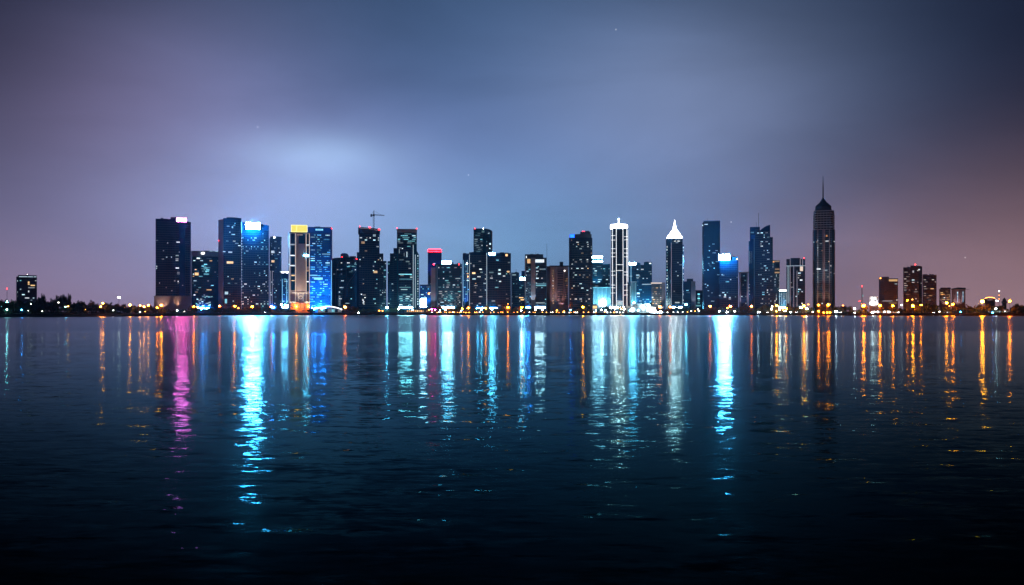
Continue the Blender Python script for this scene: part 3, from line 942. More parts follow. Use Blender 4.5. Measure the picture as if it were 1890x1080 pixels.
for x, y, w_, h_, m in ((874.5, 504.3, 6, 3, 'lit_warm'), (935, 471, 4, 4, 'lit_warm'), (938, 501.6, 4, 3, 'lit_warm'), (874.5, 491, 2.6, 4, 'lit_white'), (887, 497, 5, 1.6, 'lit_white'), (907, 503, 8, 2.4, 'lit_teal'), (922, 498.5, 4, 3, 'lit_cool'), (922, 505.5, 5, 3, 'lit_cool'), (907, 513.5, 5, 1.6, 'lit_white'), (923, 519.6, 4, 2, 'lit_cool')):
    b.win(x, y, w_, h_, m, -1.0)

b.roof(916, 941, 467.2)
# ---- tower behind the slab
b = B('office_tower', 'teal tower with a rounded corner rising behind the twin black slab', 874, 909, 1560, 'the teal tower behind the black slab')
pl = [(874, 0), (892, 0), (897, .5), (903, 2.5), (907, 6), (909, 11), (909, 28), (874, 28)]
b.prism('wall', pl, [422, 421.8, 422, 423, 424.6, 426.4, 426.4, 422], 'teal_glass')
b.fac(874.6, 891, 429, 466, fl=3.7, co=2.8, p=.5, mats=('lit_teal', 'lit_cool', 'lit_cool'), runs=(2, 3, 4, 5), frame='pale_frame')
b.fac(891, 903, 426, 466, d=1.0, fl=3.7, co=2.8, p=.14, mats=COOL)
b.ball(876.6, 422, 1.0, 'beacon_red', -.3); b.ball(892, 422, 1.0, 'beacon_white', -.3)
b.win(891.5, 427.6, 5, 3.6, 'lit_teal', -.4); b.win(904.5, 450, 3, 3, 'lit_cool', 3); b.win(903.5, 458.5, 3, 2, 'lit_cool', 2.6); b.win(902, 430, 3, 1.6, 'lit_cool', 1.8)

# ---- low pair with cyan sign
b = B('office_block', 'low dark-blue pair of blocks with a bright cyan sign between them', 943, 969, 1560, 'the low blocks with the cyan sign', 'building')
b.box('left_block', 943.6, 958, 503.2, 'navy_glass', None, 0, 24)
b.box('right_block', 962.6, 970, 500, 'navy_glass', None, 2, 24)
b.box('link_block', 957.8, 962.8, 517, 'navy_glass', None, 1, 22)
b.sign(960, 968.6, 512.4, 517, 'sign_cyan_soft', -.8)
b.fac(944, 957.6, 505.5, 566, fl=4.0, co=2.6, p=.16, mats=TEAL + ('lit_cool',))
b.fac(958, 969.6, 521, 566, d=1, fl=4.0, co=2.6, p=.13, mats=TEAL)
b.win(949, 507.5, 7, 2, 'lit_cool', -.4); b.win(960, 549.5, 12, 1.8, 'lit_warm', .6); b.win(964, 553.4, 6, 1.6, 'lit_warm', .6)

b.roof(945, 957, 503.2)
# ---- white-window tower
b = B('office_tower', 'grey tower with a large lit white window near its top and thin antenna', 968, 1010, 1465, 'the grey tower with the lit top window')
b.box('wall', 968.8, 1009, 475.8, 'grey_glass', None, 0, 26)
b.box('roof_block', 969, 1002.6, 469.4, 'dark_concrete', 478, .4, 22)
b.box('concrete_core', 980, 988, 476, 'grey_concrete', None, -1.6, 0.2)
b.box('left_pier', 968.6, 970.2, 476, 'grey_concrete', None, -.8, .2)
b.win(996, 567.6, 20, 1.6, 'strip_white', -.6, 'added_strip'); b.win(974.6, 567.6, 8, 1.4, 'strip_blue', -.6, 'added_strip')  # added strips feeding the white and blue streaks
b.win(995, 481.8, 18.5, 5.6, 'lit_white', -.2); b.win(995, 481.8, 17, 5, 'panel_white', -.1, 'sky_lobby_window'); b.win(976, 482, 6, 8, 'lit_warm', -.2); b.win(971.5, 474.5, 1.4, 4, 'lit_white', 0)
b.fac(970.4, 979.6, 492, 563, fl=3.6, co=2.3, p=.55, mats=('dim_teal', 'lit_teal', 'lit_cool'), frame='pale_frame')
b.fac(988.4, 1008.6, 490, 563, fl=4.2, co=3.4, p=.14, mats=COOL)
for y, x0, x1, m in ((497, 996, 1007, 'lit_cool'), (494.5, 989, 993, 'lit_cool'), (524, 989, 1008, 'dim_teal'), (527, 989, 1008, 'lit_teal'), (559, 989, 1006, 'lit_cool'), (506, 989.5, 992, 'lit_cool')):
    b.win((x0 + x1) / 2, y, x1 - x0, 2, m, -.4)
b.bar('antenna', (1009.4, 476, 6), (1009.4, 449.4, 6), .5, 'dark_metal')
b.flood(984, 570, -11, (.75, .85, 1), 30000, 75, 50)
b.flood(973, 570, -8, (.4, .85, 1), 16000, 75, 50)

b.roof(972, 1000, 469.4)
# ---- mauve apartment tower
b = B('apartment_tower', 'mauve-brown apartment tower with a ladder of stacked balconies', 1009, 1050, 1470, 'the mauve balcony tower')
b.prism('wall', [(1009, 8), (1016, 0), (1049.4, 0), (1049.4, 24), (1009, 24)], [491, 491.5, 491.5, 491.5, 491], 'brown_concrete')
b.box('roof_slab', 1014, 1050, 490.2, 'dark_concrete', 492.2, -.8, 24)
b.box('chimney', 1032.8, 1039.4, 483, 'dark_concrete', 491, 4, 10)
for x in (1016.6, 1020.5, 1027.5, 1041, 1048.6):
    b.bar('pier', (x, 492.5, -.3), (x, 566, -.3), 1.4, 'mauve_concrete')
b.win(1034, 527, 10, 62, 'navy_glass', -.1, 'balcony_recess')
for i in range(20):
    b.win(1034, 497 + i * 3.15, 10.5, 1.0, 'mauve_concrete', -.8, 'balcony', th=1.4)
b.box('entrance_block', 1026, 1044, 559, 'brown_concrete', None, -4, 0)
for i in range(14):
    b.win(1020.6 + b.rng.uniform(-1, 1), 500 + i * 4.6, 1.6, 1.4, b.rng.choice(('lit_warm', 'lit_white')), -.8)
b.fac(1042, 1048, 500, 562, fl=4.2, co=3, p=.06, mats=WARM)
b.ball(1042, 500, .8, 'lamp_small_white', -.8, 'wall_lamp')
b.flood(1035, 571, -10, (1, .5, .42), 26000, 72, 60); b.flood(1020, 571, -10, (1, .6, .55), 16000, 75, 60)

# ---- dark tower with blue sign
b = B('office_tower', 'dark rounded tower with scattered white windows and a small blue sign at its top left', 1050, 1094, 1445, 'the dark tower with the small blue sign')
b.rnd('wall', 1050, 1093.4, 439, 'navy_glass', None, 0, 28, 8, 4)
b.rnd('upper_tier', 1051.5, 1092, [434, 433.4, 432.6, 432, 431.6, 431.6, 431.8, 432, 432, 432, 434], 'dark_concrete', 439.5, .6, 24, 8, 4)
b.box('roof_block', 1071, 1090, 427.2, 'dark_concrete', 433, 4, 20)
b.sign(1052.4, 1060, 432.8, 438.4, 'sign_blue', .4)
b.ball(1075, 426.6, .6, 'beacon_red', 5); b.ball(1078, 426.6, .6, 'beacon_red', 5)
b.fac(1051, 1092.6, 441, 566, fl=4.0, co=3.0, p=.09, mats=('lit_white', 'lit_white', 'lit_cool', 'lit_warm'), rows=((453, .35), (457, .35), (478, .3), (494, .45), (508, .3), (513, .3), (530, .3), (544, .4), (552, .35)), bow=4, runs=(1, 1, 2, 2), cap=150)
b.bar('edge_fin', (1057, 450, 2), (1057, 530, 2), .7, 'pale_frame')

b.roof(1072, 1089, 427.2)
# ---- white-banded block and cyan low hall
b = B('office_tower', 'pale cyan block crowned by two glowing white bands', 1092, 1126, 1560, 'the block with two white crown bands')
b.box('wall', 1093, 1112, 474, 'teal_glass', None, 0, 22)
b.box('rear_wing', 1112, 1126, 487, 'teal_glass', None, 4, 24)
b.win(1102, 475, 19.6, 3.8, 'panel_white', -.4, 'crown_light'); b.win(1102.4, 482.4, 19, 2.6, 'panel_white', -.4, 'crown_light')
b.fac(1093.5, 1111.6, 486, 530, fl=4.0, co=2.8, p=.3, mats=('lit_cool', 'lit_teal'), runs=(2, 3, 4))
b.fac(1112.4, 1125.6, 490, 530, d=4, fl=4.0, co=2.8, p=.2, mats=TEAL)
b.flood(1103, 536, -14, (.3, .8, 1), 60000, 62, 60)
b = B('exhibition_hall', 'flat pale-cyan glowing hall low beside the white-outlined tower', 1094, 1128, 1490, 'the pale cyan hall', 'building')
b.box('wall', 1094.5, 1128, 531, 'grey_concrete', None, 0, 26)
b.box('roof_slab', 1094, 1128.6, 530, 'white_paint', 531.4, -.6, 26.5)
for i in range(5):
    b.bar('rib', (1096 + i * 7.6, 531.5, -.25), (1096 + i * 7.6, 566, -.25), .6, 'white_paint')
for x in (1100, 1112, 1122):
    b.flood(x, 571, -16, (.14, .72, 1.0), 55000, 50, 80)
b.prism('lit_spire', [(1109.5, -3), (1113.5, -3), (1113.5, -1), (1109.5, -1)], [560, 552, 552, 560], 'panel_white', 566)

# ---- white-outlined tower
b = B('landmark_tower', 'tower outlined in brilliant white lines under a glowing ring crown', 1126, 1164, 1440, 'the white-outlined tower')
pl = [(1128, 6), (1131, 2), (1137.5, 0), (1150, 0), (1156, 2), (1158.8, 6), (1158.8, 24), (1128, 24)]
b.prism('wall', pl, 421, 'grey_glass')
b.prism('lower_flank', [(1158.6, 3), (1163.6, 4), (1163.6, 24), (1158.6, 24)], [520, 528, 528, 520], 'grey_glass')
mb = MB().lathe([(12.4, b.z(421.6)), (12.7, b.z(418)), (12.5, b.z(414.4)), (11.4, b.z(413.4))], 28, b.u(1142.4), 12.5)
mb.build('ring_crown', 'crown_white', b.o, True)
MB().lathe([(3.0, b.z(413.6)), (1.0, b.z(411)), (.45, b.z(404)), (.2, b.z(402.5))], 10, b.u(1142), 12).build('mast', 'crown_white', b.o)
b.ball(1142, 403.6, .9, 'added_crown_lamp', 12, 'added_mast_lamp')  # ball added at the mast tip, for the tower's glow and streak
for x in (1133, 1142, 1151):
    b.ball(x, 417.6, .8, 'added_crown_lamp', -.6 if x == 1142 else 1.6, 'added_ring_lamp')  # added balls on the ring, whose own glow is kept low
b.win(1142, 567.6, 18, 1.8, 'strip_pale', -1.0, 'added_strip')  # added strip giving the pale gold streak
for x0, x1, d in ((1130.2, 1130.8, 1.5), (1137.4, 1137.8, -.4), (1149.8, 1150.2, -.4), (1156.6, 1157.2, 1.8)):
    b.bar('outline', (x0, 421, d), (x1, 566, d), .8, 'line_white')
b.bar('outline', (1158.8, 424, 5), (1159, 566, 5), .7, 'line_white'); b.bar('outline', (1126.9, 426, 5.6), (1127.6, 566, 5.6), .4, 'line_mauve')
b.bar('outline', (1163.3, 528, 3.6), (1163.3, 562, 3.6), .7, 'line_cool')
for y, side in ((435, 'l'), (437, 'r'), (443, 'l'), (443, 'r'), (459, 'l'), (459.5, 'r'), (467, 'l'), (467, 'r'), (474, 'l'), (474, 'r'), (488.4, 'c'), (499.4, 'c'), (500.5, 'l'), (502, 'r'), (508, 'l'), (507.6, 'r'), (526, 'l'), (526, 'r'), (531, 'l'), (536, 'r'), (545, 'r'), (541, 'l'), (555.6, 'c')):
    x0, x1 = {'l': (1128, 1137), 'r': (1150, 1159), 'c': (1138, 1150)}[side]
    b.bar('outline', (x0, y, .6 if side != 'c' else -.5), (x1, y + b.rng.uniform(-.6, .6), .6 if side != 'c' else -.5), .6, 'line_white')
b.fac(1138, 1149.6, 424, 560, fl=4.2, co=3.8, p=0)
b.win(1144, 560, 10, 6, 'lit_cool', -.5, 'entrance_window')
b.flood(1143, 571, -9, (.7, .85, 1), 40000, 74, 60)

# ---- teal double block behind
b = B('office_block', 'teal double-topped block with a small white sign, right of the white-outlined tower', 1160, 1204, 1570, 'the teal double-topped block', 'building')
b.box('left_block', 1160, 1182, 485, 'teal_glass', None, 0, 24)
b.box('middle_block', 1181.8, 1188.6, 489, 'teal_glass', None, 1, 23)
b.box('right_block', 1188.4, 1203.4, 484, 'teal_glass', None, 0, 24)
b.sign(1161, 1174, 485, 488.8, 'sign_cyan_soft', -.7)
b.win(1178, 567.4, 24, 1.6, 'strip_cyan', -.8, 'added_strip')
b.fac(1161, 1203, 491, 566, fl=4.2, co=3.4, p=.10, mats=COOL)
b.win(1177, 508, 6, 3, 'lit_cool', -.5); b.win(1177, 512.6, 5, 2, 'lit_cool', -.5); b.win(1178, 541.5, 5, 3, 'lit_cool', -.5); b.win(1200, 486.4, 4, 2, 'lit_white', -.5)
b.bar('edge_fin', (1164.6, 489, -.6), (1164.6, 566, -.6), 1, 'line_blue')
b.flood(1180, 571, -18, (.2, .65, 1), 130000, 62, 80)
b.roof(1190, 1202, 484)
# ---- low pale cyan pavilions
b = B('low_building', 'small glowing pale-cyan block at the foot of the white-outlined tower', 1164, 1175, 1490, None, 'building')
b.box('wall', 1164.4, 1174.8, 520.5, 'grey_concrete', None, 0, 14)
b.box('roof_slab', 1164, 1175.2, 519.8, 'white_paint', 520.9, -.5, 14.4)
for x in (1166.4, 1172.8):
    b.bar('rib', (x, 522, -.3), (x, 564, -.3), .8, 'white_paint')
b.flood(1169.5, 571, -10, (.2, .8, 1), 60000, 65, 60)
b = B('low_building', 'low teal block with a lit roof edge behind the white waterfront hall', 1185, 1203, 1500, None, 'building')
b.box('wall', 1185, 1202.6, 525, 'teal_glass', None, 0, 16)
b.win(1194, 524.8, 18, .9, 'line_cool', -.4, 'light_strip')
b.fac(1185.6, 1202, 528, 564, fl=4.4, co=3.2, p=.12, mats=TEAL)
b.flood(1194, 571, -12, (.15, .65, 1), 90000, 60, 70)
b = B('low_building', 'low cream-lit block with a warm roof strip beside the pyramid-topped tower', 1202, 1228, 1490, None, 'building')
b.box('wall', 1202.6, 1227.6, 522, 'brown_concrete', None, 0, 18)
b.win(1211.5, 522.6, 20, 2, 'line_warm', -.5, 'light_strip')
b.fac(1204, 1221, 526, 562, fl=3.6, co=2.8, p=.35, mats=('lit_warm', 'lit_white', 'dim_teal'), frame='pale_frame')
b.win(1204.5, 549, 3, 3, 'lit_white', -.5); b.box('side_wing', 1221.6, 1228, 521.5, 'mauve_concrete', None, -1.2, 0)
b.flood(1212, 571, -9, (1, .85, .6), 20000, 62, 70)

# ---- pyramid tower
b = B('landmark_tower', 'dark tower topped by a brilliant white pyramid and spire', 1228, 1263, 1435, 'the pyramid-topped tower')
b.prism('wall', [(1229, 10), (1239, 0), (1260, 0), (1260, 26), (1229, 26)], 439.5, 'navy_glass')
b.prism('flank', [(1259.8, 2), (1262.2, 4), (1262.2, 24), (1259.8, 24)], 452, 'navy_glass')
zt, za = b.z(439), b.z(416.5)
v = [(b.u(1230.4), -1, zt), (b.u(1260), -1, zt), (b.u(1260), 25, zt), (b.u(1230.4), 25, zt), (b.u(1245.4), 12, za)]
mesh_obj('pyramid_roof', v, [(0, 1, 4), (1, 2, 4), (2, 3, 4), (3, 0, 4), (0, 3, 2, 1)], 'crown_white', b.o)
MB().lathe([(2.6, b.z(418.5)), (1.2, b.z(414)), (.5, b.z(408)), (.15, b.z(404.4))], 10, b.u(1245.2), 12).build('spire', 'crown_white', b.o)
MB().box(b.u(1244), b.u(1247), 2.2, 5.2, b.z(427.5), b.z(422)).build('roof_vent', 'dark_metal', b.o)
for x, y, d_ in ((1237, 437, -1.4), (1245, 436.6, -1.4), (1253, 437, -1.4), (1245.2, 417, 9.5)):
    b.ball(x, y, .8, 'added_crown_lamp', d_, 'added_roof_lamp')  # balls added to feed the pyramid's streak on the water
b.win(1250, 567.6, 18, 1.6, 'strip_white', -.8, 'added_strip')  # strip added to make up for the dimmed pyramid's streak
b.fac(1239.4, 1259.6, 442, 564, fl=4.1, co=3.2, p=.05, mats=('lit_white', 'lit_cool'), runs=(1, 1, 2))
b.win(1246, 445.3, 4, 1.5, 'lit_white', -.4); b.win(1252.6, 445.3, 4.6, 1.5, 'lit_white', -.4); b.win(1250, 558.5, 8, 2, 'lit_white', -.4)
for i in range(20):
    y = 455 + i * 5.4
    b.win(1231.4 + b.rng.uniform(-.6, .6), y, 1.5, b.rng.uniform(1.4, 3.4), b.rng.choice(('lit_white', 'lit_cool', 'lit_teal')), 7.2)
    if b.rng.random() < .7:
        b.win(1261.2, y + 2, 1.2, b.rng.uniform(1.4, 3.8), b.rng.choice(('lit_cool', 'lit_white')), 2.6)
b.bar('edge_light', (1239.2, 448, -.4), (1239.2, 562, -.4), .6, 'line_mauve'); b.bar('edge_light', (1260, 470, -.4), (1260, 562, -.4), .5, 'line_cool')

# ---- small blocks to its right
b = B('apartment_block', 'small block with a pale right-hand column, just right of the pyramid-topped tower', 1262, 1284, 1500, None, 'building')
b.box('wall', 1262, 1276, 519.6, 'teal_glass', None, 1, 20)
b.box('pale_column', 1275.6, 1283.6, 519.4, 'grey_concrete', None, 0, 20)
b.box('roof_block', 1267.4, 1279.2, 514.4, 'dark_concrete', 519.8, 4, 14)
b.fac(1262.6, 1275, 522, 562, d=1, fl=4.2, co=3, p=.10, mats=TEAL)
b.flood(1280, 570, -8, (.6, .75, 1), 14000, 74, 50)
b = B('apartment_block', 'small dark block with one bright stairwell of cyan windows', 1283, 1297, 1510, None, 'building')
b.box('wall', 1284, 1297.4, 536.4, 'navy_glass', None, 0, 16)
b.box('roof_slab', 1283.6, 1297.8, 535.8, 'dark_concrete', 537, -.4, 16.4)
for i in range(5):
    b.win(1289.6, 543 + i * 4, 4 - (i % 2), 2.4, 'lit_teal', -.2)
b.win(1289, 564.4, 9, 2.4, 'lit_teal', -.3)

# ---- tall dark + cyan sign building
b = B('office_tower', 'tall plain dark-blue slab rising left of the bright cyan sign', 1295, 1330, 1470, 'the tall plain blue slab')
b.prism('wall', [(1296, 4), (1298.6, 0), (1329, 0), (1329, 28), (1296, 28)], [412.5, 408.4, 408.2, 408.2, 412.5], 'black_glass')
b.box('roof_edge', 1298.4, 1329.2, 407.6, 'dark_frame', 409, -.3, 27)
b.fac(1299, 1328.6, 412, 566, fl=4.1, co=3.1, p=.03, mats=COOL, cap=70, frame='black_glass')
for x, y in ((1297.4, 415.6), (1308, 485.6), (1315, 485), (1317.4, 485.6), (1307, 498), (1302, 525), (1304, 530), (1306, 527), (1307.4, 537), (1308, 546), (1314, 541)):
    b.win(x, y, 2.4, 2, 'lit_cool', .2 if x > 1299 else 1.8)
b.roof(1302, 1327, 407.6)
b = B('office_tower', 'lower blue slab under a blinding cyan-white rooftop sign', 1328, 1364, 1440, 'the slab with the blinding cyan sign')
b.box('wall', 1328, 1362.6, 482, 'navy_glass', None, 0, 26)
b.prism('roof_block', [(1348, 1), (1360.6, 1), (1362.4, 3), (1362.4, 20), (1348, 20)], [474.4, 473.8, 476, 476, 474.4], 'dark_concrete', 482.2)
b.sign(1326.6, 1346.6, 470, 480, 'sign_cyan', -2.2)
for x in (1331, 1342):
    b.wash(x, 478, -5.5, (.0, .42, 1), 120000)
b.ball(1360.6, 478.6, .9, 'lamp_small_white', -.5, 'roof_lamp')
b.fac(1329, 1362, 486, 566, fl=4.1, co=3.1, p=.04, mats=COOL)
for x, y in ((1338.5, 544.5), (1328.6, 545.6), (1347, 549.5), (1333, 507)):
    b.win(x, y, 3, 2.2, 'lit_cool', -.5)

b.roof(1350, 1360, 474.5)
# ---- mauve framed block
b = B('apartment_block', 'narrow block framed in pale mauve edges with dark windows', 1363, 1382, 1480, None, 'building')
b.box('wall', 1364.4, 1380, 504, 'navy_glass', None, 0, 18)
b.box('roof_frame', 1363.4, 1381.6, 501.8, 'mauve_concrete', 504.2, -1, 18.5)
for x in (1366.4, 1379.6):
    b.box('side_frame', x - 1.2, x + 1.2, 504.1, 'mauve_concrete', None, -.9, 0)
b.fac(1368, 1378, 507, 562, fl=4.1, co=2.6, p=.14, mats=COOL)
b.flood(1372, 570, -8, (.8, .75, 1), 22000, 74, 60)

# ---- wedge-topped tower
b = B('office_tower', 'dark tower with a curved wedge roof and twin antennas', 1381, 1427, 1450, 'the wedge-topped tower')
b.box('left_wing', 1381.6, 1385.2, 444.4, 'teal_glass', None, 3, 24)
b.box('core', 1384, 1402.4, 418.8, 'navy_glass', None, 0, 28)
pl = [(1402.4, -.8), (1406, -.8), (1411, -.8), (1416, -.8), (1421.4, -.8), (1421.4, 28), (1402.4, 28)]
b.prism('wedge', pl, [426, 422.6, 419.2, 416.8, 415.4, 415.4, 426], 'navy_glass')
b.box('right_wing', 1421.2, 1426.4, 438, 'navy_glass', None, 2, 24)
b.bar('antenna', (1400.2, 419, 8), (1400.2, 392, 8), .7, 'dark_metal', n=6)
b.bar('antenna', (1396.2, 419, 8), (1395.6, 409, 8), .5, 'dark_metal', n=6)
b.win(1388.5, 429, 6, 2.4, 'dim_teal', -.2); b.win(1390, 437, 7, 8, 'blue_glass', -.1, 'dark_window')
for x in (1384, 1387.4):
    b.bar('light_column', (x, 463, .2 if x > 1385 else 2.6), (x, 486, .2 if x > 1385 else 2.6), .6, 'line_cool')
b.bar('edge_fin', (1392, 440, -.3), (1392, 566, -.3), 1.4, 'pale_frame')
b.fac(1394, 1402, 424, 566, fl=4.1, co=3, p=.02, mats=COOL)
b.fac(1403, 1421, 428, 566, d=-.8, fl=4.1, co=2.8, p=.16, mats=COOL, rows=((440, .5), (450, .4), (461, .2), (524, .5), (540, .4), (545, .4), (553, .4), (559, .5)), runs=(1, 1, 2, 2))
b.fac(1421.6, 1426, 442, 566, d=2, fl=4.1, co=2.2, p=.10, mats=COOL)
for i in range(4):
    b.win(1381.5 + b.rng.uniform(0, 3), 525 + i * 6, 3.4, 1.4, 'lit_cool', 2.6)
b.flood(1384, 570, -8, (.3, .6, 1), 20000, 76, 50)
# ---- warm-banded narrow tower
b = B('apartment_tower', 'narrow tower with warm-lit top floors peeking right of the wedge-topped tower', 1420, 1440, 1540, 'the warm-topped narrow tower')
b.box('wall', 1421, 1439.4, 481.6, 'grey_glass', None, 0, 20)
b.box('roof_slab', 1420.6, 1439.8, 480.4, 'grey_concrete', 482, -.5, 20.4)
b.win(1425, 483.4, 8, 2.2, 'lit_amber', -.3); b.win(1434, 482.6, 9, 2, 'lit_warm', -.3); b.win(1424.2, 487.6, 6.4, 3, 'lit_teal', -.3); b.win(1424, 492.4, 6, 4, 'lit_white', -.3)
b.win(1434.6, 497, 8, 2, 'lit_warm', -.3); b.win(1434.4, 503.2, 9, 2.4, 'lit_warm', -.3); b.win(1434.6, 490, 7, 6, 'navy_glass', -.2, 'dark_window')
for i in range(22):
    b.win(b.rng.choice((1430.5, 1433, 1436, 1438)), 508 + i * 2.5, 1.2, 1.8, b.rng.choice(('lit_white', 'dim_teal', 'lit_cool')), -.3)
b.bar('edge_fin', (1438.8, 506, -.3), (1438.8, 562, -.3), .7, 'line_mauve')

# ---- low teal block with bright lid
b = B('low_building', 'low teal-columned block with a bright white roof edge', 1437, 1453, 1500, None, 'building')
b.box('wall', 1437, 1453, 537, 'teal_glass', None, 0, 16)
b.win(1446, 536.4, 15, 1.6, 'lamp_small_white', -.5, 'roof_lamp')
b.win(1445, 567.6, 15, 1.8, 'strip_pale', -.6, 'added_strip')  # added strip for a pale yellow streak
for x in (1439, 1443, 1447, 1451):
    b.bar('light_column', (x, 540, -.3), (x, 564, -.3), .7, 'line_cool')
b.fac(1437.6, 1452.6, 541, 564, fl=4, co=3.6, p=.25, mats=TEAL, frame=None)
b.flood(1445, 570, -8, (.4, .8, 1), 30000, 60, 70)
# ---- framed tower
b = B('apartment_tower', 'dark tower with thin white frame lines and a pink banner near the top', 1451, 1487, 1455, 'the white-framed dark tower')
b.box('wall', 1451.4, 1486, 478, 'grey_glass', None, 0, 24)
b.rnd('roof_drum', 1459, 1477, 476, 'dark_concrete', 479, 2, 18, 6, 2)
b.win(1480, 567.6, 11, 1.8, 'strip_pale', -.6, 'added_strip')  # added strip, source of the next pale streak
b.bar('frame_line', (1451, 490.8, -.5), (1486.4, 490.8, -.5), .8, 'line_cool')
for x, y0 in ((1458.4, 478), (1465, 491), (1471, 500)):
    b.bar('frame_line', (x, y0, -.5), (x, 566, -.5), .7, 'line_mauve')
for x in (1454, 1456):
    b.bar('frame_line', (x, 491, -.5), (x, 560, -.5), .5, 'line_cool')
for x in (1477, 1481.4):
    b.bar('frame_line', (x, 478, -.5), (x, 491, -.5), .9, 'line_mauve')
b.prism('banner', [(1476.6, -.9), (1482, -.9), (1482, -.6), (1476.6, -.6)], [492, 492, 492, 492], 'line_warm', 500.6)
b.ball(1484, 476.6, .9, 'beacon_red', 0)
b.fac(1472, 1485.4, 502, 562, fl=4.2, co=3, p=.14, mats=MIX, runs=(1, 2))
b.fac(1459, 1471, 494, 562, fl=4.2, co=3, p=.09, mats=('lit_white', 'lit_cool'))
b.flood(1458, 570, -8, (.5, .75, 1), 16000, 76, 50)

# ---- the dome tower
b = B('landmark_tower', 'tallest tower, dark with ribbed balconied crown, dome and long spire', 1499, 1542, 1450, 'the tall spired tower')
pl = [(1499.8, 7), (1502, 2.5), (1506, 0), (1535, 0), (1539.4, 2.5), (1541.4, 7), (1541.4, 27), (1499.8, 27)]
b.prism('wall', pl, 424, 'grey_glass')
def oct_(inset, d0, d1):
    return [(1500.4 + inset, d0 + 6), (1503 + inset, d0 + 2), (1507 + inset, d0), (1534 - inset, d0), (1538 - inset, d0 + 2), (1540.8 - inset, d0 + 6), (1540.8 - inset, d1), (1500.4 + inset, d1)]
b.prism('crown_core', oct_(3.4, 2.0, 25), 388, 'black_glass', 424.2)
for i in range(9):
    y = 423.6 - i * 4.3
    ins = 0 if i < 7 else (i - 6) * .5
    b.prism('balcony', oct_(.2 + ins, -.2, 26.4), y - .9, 'grey_concrete', y + .5)
for x in (1503, 1509, 1515, 1520.5, 1526, 1532, 1538):
    b.bar('crown_rib', (x, 424, .6 if 1505 < x < 1536 else 3), (x, 391, .8 if 1505 < x < 1536 else 3.2), .6, 'grey_concrete')
prof = [(12.2, b.z(389.5)), (12.5, b.z(387.5)), (11.4, b.z(386.2)), (11.2, b.z(381)), (11.7, b.z(380.4)), (10.2, b.z(377.6)), (8.0, b.z(375)), (6.0, b.z(373.2)), (5.6, b.z(372.2))]
MB().lathe(prof, 24, b.u(1519.6), 13.5).build('dome', 'dark_concrete', b.o)
mb = MB()
for i in range(10):
    a0 = 2 * math.pi * i / 10
    mb.bar((b.u(1519.4) + 5.3 * math.cos(a0), 13.5 + 5.3 * math.sin(a0), b.z(373)), (b.u(1519.2) + .5 * math.cos(a0), 13.5 + .5 * math.sin(a0), b.z(363.4)), .34)
mb.lathe([(3.6, b.z(373)), (2.4, b.z(368)), (.6, b.z(364))], 10, b.u(1519.4), 13.5)
mb.build('lantern', 'dark_concrete', b.o)
MB().lathe([(.95, b.z(365)), (.8, b.z(345)), (.5, b.z(335)), (.3, b.z(323))], 8, b.u(1519.1), 13.5).build('spire', 'dark_metal', b.o)
for x, m in ((1501, 'mauve_concrete'), (1509.4, 'grey_concrete'), (1519.2, 'mauve_concrete'), (1522, 'mauve_concrete'), (1531, 'grey_concrete'), (1540.6, 'mauve_concrete')):
    dd = 5 if x < 1502 or x > 1540 else -.4
    b.bar('pier', (x, 424, dd), (x, 566, dd), 1.5, m)
b.fac(1506, 1535, 428, 562, fl=4.1, co=3.2, p=.05, mats=('lit_white', 'lit_cool', 'lit_warm'), cap=60, frame='pale_frame')
b.win(1525.8, 435.5, 3, 3.4, 'lit_amber', -.5); b.win(1526.5, 445.3, 6, 1.5, 'lit_white', -.5); b.win(1503, 446.5, 3, 1.3, 'lit_cool', 2.4); b.win(1538.6, 446, 4, 1.3, 'lit_white', 2.4); b.win(1515, 449.6, 4, 1.5, 'lit_cool', -.5)
for i in range(22):
    b.win(1509.4, 444 + i * 4.5, .9, b.rng.uniform(1.2, 3.4), b.rng.choice(('lit_white', 'dim_teal', 'lit_cool', 'lit_white')), -.9)
b.win(1511, 496.5, 7, 1.6, 'lit_white', -.6); b.win(1503, 505, 3, 1.2, 'lit_white', 2.4); b.win(1538.6, 505, 4, 1.2, 'lit_white', 2.4)
for x in (1508, 1520, 1532):
    b.flood(x, 570, -9, (1, .50, .26), 26000, 76, 45)
    b.flood(x, 571, -30, (1, .84, .78), 42000, 70, 40)

# ---- right group
b = B('service_mast', 'slender dark mast tipped with red lights, right of the tall spired tower', 1586, 1594, 1330, None, 'mast')
b.bar('pole', (1591, 572, 1), (1591, 529, 1), 1.4, 'dark_metal', n=8)
b.bar('brace', (1591, 556, 1), (1587, 572, 1), .6, 'dark_metal'); b.bar('platform', (1589.4, 545, 1), (1592.6, 545, 1), .9, 'steel')
b.ball(1591, 528.6, 1.3, 'beacon_red', 1); b.ball(1586.6, 556, 1.1, 'beacon_red', .4); b.win(1592.6, 546, 1.6, 4, 'lit_teal', .6, 'marker_light')
b = B('low_building', 'small brilliantly white-lit building right of the red-tipped mast', 1604, 1622, 1330, None, 'building')
b.box('wall', 1604.6, 1620.6, 548, 'white_paint', None, 0, 14)
b.box('roof_slab', 1603.8, 1621.4, 547, 'white_paint', 548.4, -.8, 14.5)
for y in (550.5, 555, 560):
    for i in range(4):
        b.win(1607 + i * 3.8, y, 3.0, 2.0, b.rng.choice(('lit_white', 'lit_white', 'lamp_small_white')), -.2)
b.flood(1612, 570, -10, (.9, .95, 1), 9000, 50, 80)
b = B('office_block', 'dark block with a yellow-lit strip under the roof of its right half', 1622, 1658, 1360, 'the block with the yellow roof strip', 'building')
b.prism('left_wall', [(1622, 2), (1632, 0), (1640.6, 0), (1640.6, 24), (1622, 24)], [512.4, 510.6, 511, 511, 512.4], 'haze_glass')
